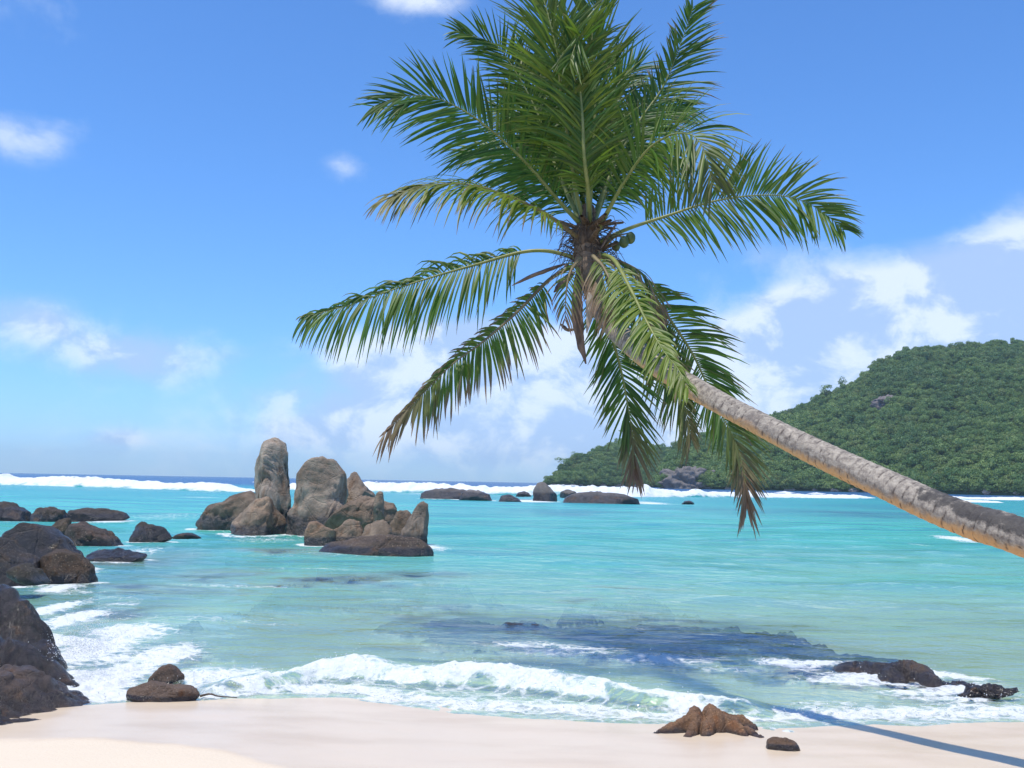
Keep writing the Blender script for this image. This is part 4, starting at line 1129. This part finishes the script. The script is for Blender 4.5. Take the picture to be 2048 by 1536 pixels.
# left side
frond([(1166, 452, 0), (1120, 405, -.15), (1060, 335, -.35), (1000, 276, -.5), (935, 226, -.6), (865, 194, -.7), (800, 194, -.8), (748, 212, -.85)], TOC, 120, 155, age=.06, brown=.12, seed=1, droop=.10, tail=.35, label='wide frond fanned out with pale shining lower leaflets')
frond([(1160, 478, 0), (1110, 440, -.3), (1040, 402, -.55), (950, 372, -.8), (860, 370, -1.0), (780, 395, -1.15)], (.15, -.45, 1), 130, 150, age=.55, brown=.42, seed=2, droop=.34, ang0=50, ang1=22, rach=M_RACHB, tipb=.5, label='yellowing frond with brown leaflet tips')
frond([(1150, 515, 0), (1095, 502, .05), (1040, 505, .1), (960, 527, .15), (875, 551, .2), (790, 578, .2), (700, 610, .2), (610, 633, .2)], (0, -.85, .4), 72, 160, t0=.19, age=.12, brown=.22, seed=3, droop=.50, ang0=70, ang1=34, tail=.30)
frond([(1150, 530, 0), (1098, 560, -.15), (1034, 624, -.3), (965, 684, -.4), (905, 728, -.5), (845, 788, -.5), (770, 866, -.5)], (0, -1, .3), 36, 122, t0=.16, age=.26, brown=.68, seed=4, droop=.26, ang0=72, ang1=22, tipb=.9, rach=M_RACHB, label='drooping frond going brown toward its tip')
# upright ones
frond([(1166, 440, 0), (1150, 375, -.1), (1137, 287, -.25), (1122, 195, -.4), (1114, 110, -.4), (1096, 30, -.3), (1072, -50, -.1)], (.1, -1, .2), 150, 160, age=.36, brown=.12, seed=5, droop=.12, ang0=64, ang1=9, tail=.8, vee=.25, label='upright frond facing the beach')
frond([(1178, 440, .1), (1184, 330, .15), (1190, 230, .2), (1190, 140, .2), (1184, 80, .2), (1196, -60, .2)], (-.2, -1, .1), 140, 110, age=.28, brown=.08, seed=6, droop=.08, ang0=42, ang1=18, tail=.9)
frond([(1188, 440, .2), (1228, 330, .4), (1280, 240, .5), (1328, 169, .55), (1366, 75, .55), (1386, 15, .5)], TOC, 125, 70, age=.06, brown=.35, seed=7, droop=.10, ang0=62, ang1=30, tail=.5, label='dark frond rising behind with ragged brown tips')
frond([(1192, 468, -.1), (1237, 384, -.4), (1287, 309, -.7), (1325, 278, -.9), (1356, 267, -1.05), (1390, 274, -1.2), (1412, 310, -1.3), (1424, 372, -1.3)], (-.1, -.9, .45), 150, 125, t0=.2, age=.24, brown=.22, seed=8, droop=.22, ang0=64, ang1=30, tail=.45, tipb=.3, label='arching frond with yellow midrib curling toward the beach')
frond([(1194, 486, 0), (1255, 458, .05), (1330, 433, .1), (1430, 402, .1), (1530, 390, .1), (1600, 400, .05), (1650, 428, 0), (1686, 460, 0)], (0, -1, .1), 125, 120, t0=.20, age=.22, brown=.25, seed=9, droop=.14, ang0=72, ang1=34, tail=.34, label='long frond reaching out toward the hill')
frond([(1160, 445, .1), (1110, 330, .35), (1072, 220, .5), (1018, 122, .55), (984, 86, .5), (912, 62, .4)], (.1, -1, .3), 110, 110, age=.20, brown=.20, seed=10, droop=.12, ang0=60, ang1=25, tail=.35)
# dense middle
frond([(1168, 440, .2), (1118, 320, .5), (1080, 220, .7), (1060, 130, .8)], (.2, -1, .3), 150, 150, age=.05, brown=.05, seed=11, droop=.14, tail=.6)
frond([(1184, 445, .3), (1222, 340, .8), (1258, 250, 1.1), (1310, 215, 1.3), (1370, 215, 1.5)], (0, -1, .4), 140, 140, age=.08, brown=.1, seed=12, droop=.16, tail=.5)
frond([(1166, 455, .2), (1110, 395, .6), (1040, 325, .9), (980, 300, 1.1), (930, 305, 1.2)], (0, -1, .5), 130, 130, age=.05, brown=.1, seed=13, droop=.2, tail=.5)
frond([(1180, 450, -.1), (1176, 380, -.35), (1168, 310, -.5), (1164, 220, -.5), (1156, 130, -.4), (1160, 70, -.5), (1140, 120, -.62)], (.1, -1, .1), 120, 120, age=.2, brown=.1, seed=14, droop=.14, ang0=48, ang1=24, tail=.5)
frond([(1186, 450, .2), (1210, 390, .5), (1240, 320, .8), (1290, 300, 1.0), (1350, 330, 1.2)], (0, -1, .5), 130, 130, age=.06, brown=.1, seed=15, droop=.2, tail=.5)
frond([(1170, 450, .3), (1130, 360, .7), (1100, 280, 1.0), (1050, 230, 1.2), (990, 215, 1.4)], (0, -1, .45), 140, 140, age=.03, brown=.06, seed=23, droop=.2, tail=.5)
frond([(1178, 445, .3), (1176, 350, .7), (1190, 260, 1.0), (1226, 180, 1.2), (1280, 130, 1.3)], (0, -1, .4), 140, 140, age=.03, brown=.06, seed=24, droop=.16, tail=.5)
frond([(1174, 440, .4), (1150, 330, .8), (1120, 230, 1.0), (1110, 130, 1.0), (1130, 50, 1.0)], (0, -1, .3), 140, 140, age=.05, brown=.06, seed=25, droop=.12, tail=.6)
# hanging ones
frond([(1200, 508, -.2), (1228, 520, -.6), (1258, 572, -1.1), (1292, 640, -1.6), (1326, 700, -2.0), (1356, 738, -2.25), (1376, 776, -2.4)], (-.15, -.9, .3), 88, 52, t0=.22, age=.42, brown=.20, seed=16, droop=.26, ang0=60, ang1=28, tail=.5, wmax=.031, label='yellow-green frond hanging in front of the trunk')
frond([(1204, 512, .2), (1256, 535, .5), (1304, 592, .8), (1344, 645, .9), (1384, 706, 1.0), (1412, 764, 1.0), (1446, 834, .9), (1474, 892, .9), (1490, 960, .85), (1494, 1010, .85)], (0, -1, .15), 105, 118, t0=.20, age=.16, brown=.28, seed=17, droop=.14, ang0=66, ang1=18, tail=.6, tipb=.95, wmax=.031, peak=.28, label='long frond passing behind the trunk to a brown tip')
frond([(1182, 530, .3), (1196, 600, .6), (1222, 670, .7), (1243, 745, .7), (1256, 815, .7), (1266, 880, .7), (1271, 950, .7)], (.1, -1, .1), 110, 120, t0=.16, age=.14, brown=.30, seed=18, droop=.10, ang0=62, ang1=10, tail=.4, tipb=1.0, wmax=.030, label='hanging frond ending in a bunched brown tip')
frond([(1196, 522, .3), (1256, 580, .7), (1308, 660, .9), (1346, 745, .95), (1370, 815, .9), (1384, 880, .9)], (0, -1, .1), 130, 70, t0=.2, age=.24, brown=.40, seed=19, droop=.16, ang0=55, ang1=20, tail=.5, wmax=.029, tipb=.6)
frond([(1200, 512, .1), (1250, 528, .2), (1288, 552, .3), (1310, 596, .3), (1314, 640, .3)], (0, -.5, 1), 70, 70, t0=.15, age=.2, brown=.9, seed=20, droop=.4, tipb=1, rach=M_RACHB, label='dead shrivelled brown frond', base_r=.04)

frond([(1186, 512, -.35), (1208, 536, -.6), (1226, 580, -.75), (1232, 636, -.8)], (-.2, -.8, .3), 95, 60, t0=.1, age=.3, brown=.95, seed=21, droop=.45, tipb=1, rach=M_RACHB, label='dead brown frond hanging against the trunk', base_r=.03, wmax=.02)
frond([(1160, 516, -.3), (1140, 545, -.5), (1132, 590, -.55), (1130, 640, -.55)], (.1, -.9, .3), 60, 75, t0=.15, age=.3, brown=.95, seed=22, droop=.45, tipb=1, rach=M_RACHB, base_r=.03, wmax=.02, dens=.6)
# heart of the crown: fibre, leaf bases, dead sheaths, coconuts
def fibre_core():
    parts = []
    r = np.random.default_rng(77)
    core = spline([P(1176, 560, 11.36), P(1174, 505, YC), P(1174, 455, YC), P(1176, 410, YC)], 40)
    rad = np.interp(np.linspace(0, 1, 40), [0, .3, .6, 1], [.115, .155, .13, .06])
    tt = np.linspace(0, 2 * np.pi, 28, endpoint=False)
    q = np.stack([np.cos(tt)[None] + 0 * rad[:, None], np.sin(tt)[None] + 0 * rad[:, None], np.linspace(0, 4, 40)[:, None] + 0 * tt[None]], -1)
    rad2 = rad[:, None] * (1 + .30 * fbm(q.reshape(-1, 3) * 1.6, 4).reshape(40, 28))
    parts.append(tube(core, rad2, 28))
    for k in range(16):       # old leaf bases
        a = r.uniform(0, 6.28); up_ = r.uniform(.0, .9); z0 = r.uniform(-.15, .2)
        dv = np.array([math.cos(a), math.sin(a) , 0])
        p0 = KC + dv * .10 + np.array([0, 0, z0])
        p1 = p0 + dv * .14 + np.array([0, 0, .10 * up_]); p2 = p1 + dv * r.uniform(.10, .26) + np.array([0, 0, .16 * up_ - .02])
        pa = spline([p0, p1, p2], 10)
        parts.append(tube(pa, np.linspace(.055, .022, 10), 8, .6))
    for k in range(170):      # loose strands
        a = r.uniform(0, 6.28)
        dv = np.array([math.cos(a), math.sin(a), 0])
        p0 = KC + dv * r.uniform(.08, .2) + np.array([0, 0, r.uniform(-.35, .2)])
        p1 = p0 + dv * r.uniform(.05, .2) + np.array([0, 0, r.uniform(-.05, .1)])
        p2 = p1 + dv * r.uniform(.03, .18) + np.array([0, 0, r.uniform(-.28, .05)])
        parts.append(tube(spline([p0, p1, p2], 6), np.linspace(.006, .002, 6), 4))
    v, f = join(parts)
    part('crown_fibre', v, f, M_FIB, label='brown fibre and old leaf bases around the heart')
fibre_core()
def spathe(pts, wid, mat, label=None, flat=.45):
    pa = spline([P(a, b, YC + d) for a, b, d in pts], 24)
    t = np.linspace(0, 1, 24)
    rad = wid * np.clip(np.sin(np.pi * (t * .9 + .07)) ** .7, .05, 1) * (1 - .3 * t)
    v, f = tube(pa, rad, 12, flat)
    v = v + .012 * fbm(v * 9, 3)[:, None]
    part('spathe', v, f, mat, label=label)
spathe([(1130, 528, -.25), (1090, 542, -.3), (1055, 556, -.3), (1024, 571, -.3)], .060, M_SPA, 'dark pointed spathe sticking out sideways')
spathe([(1146, 545, -.25), (1126, 565, -.3), (1108, 584, -.3)], .105, M_SPA, 'dark rounded husk under the crown')
spathe([(1156, 545, -.3), (1154, 600, -.36), (1156, 650, -.38), (1162, 690, -.38), (1172, 728, -.38)], .072, M_SPA, 'long dark spathe hanging down')
spathe([(1180, 585, -.42), (1179, 620, -.44), (1175, 665, -.44)], .050, M_SPAP, 'pale dry strip hanging beside the trunk')
spathe([(1122, 648, -.3), (1134, 658, -.3), (1150, 660, -.34)], .045, M_SPA)
spathe([(1200, 500, -.1), (1218, 468, -.1), (1238, 442, -.1)], .045, M_SPA)
spathe([(1198, 520, 0), (1216, 560, -.05), (1222, 600, -.1)], .05, M_SPA)
def nut(px, py, d, s):
    c = P(px, py, YC + d)
    dv, f = ico(3)
    v = c + dv * np.array([s, s, s * 1.25]) * (1 + .05 * fbm(dv * 2 + px, 2))[:, None]
    stem = spline([P(1206, 496, YC), P(1230, 474, YC + d * .5), c + np.array([0, 0, s * 1.1])], 10)
    n_ = part('coconut', v, f, M_NUT)
    v, f = tube(stem, np.linspace(.016, .007, 10), 6)
    part('stalk', v, f, M_RACHB, parent=n_)
nut(1248, 484, -.2, .055); nut(1261, 476, -.15, .055); nut(1232, 492, .1, .05)

# ------------------------------------------------------------------ small things on the sand
def stick():
    a, b = G(400, 1395, .03), G(474, 1398, .03)
    pa = spline([a + [0, 0, .012], a * .75 + b * .25 + [0, .02, .03], a * .5 + b * .5 + [0, 0, .018], b + [0, 0, .012]], 20)
    v, f = tube(pa, np.linspace(.011, .004, 20), 7)
    obj('stick', mesh('stick', v - a, f, M_WOOD), label='thin dark stick on the sand by the flat-topped rock', cat='stick', loc=a)
stick()

# ------------------------------------------------------------------ sea haze
def build_haze():
    m, n, out = new_mat('sea_haze')
    v = n.add('ShaderNodeVolumePrincipled', {'Color': (.66, .87, 1.0, 1), 'Density': .00013, 'Anisotropy': 0.0})
    n.t.links.new(v.outputs[0], out.inputs['Volume'])
    x, y0, y1, z0, z1 = 17500, -80, 6800, -40, 150
    vs = [(a, b, c) for a in (-x, x) for b in (y0, y1) for c in (z0, z1)]
    fs = [(0, 1, 3, 2), (4, 6, 7, 5), (0, 4, 5, 1), (2, 3, 7, 6), (0, 2, 6, 4), (1, 5, 7, 3)]
    obj('haze', mesh('haze', vs, fs, m, smooth=False), kind='stuff', label='thin bluish sea haze filling the air')
build_haze()
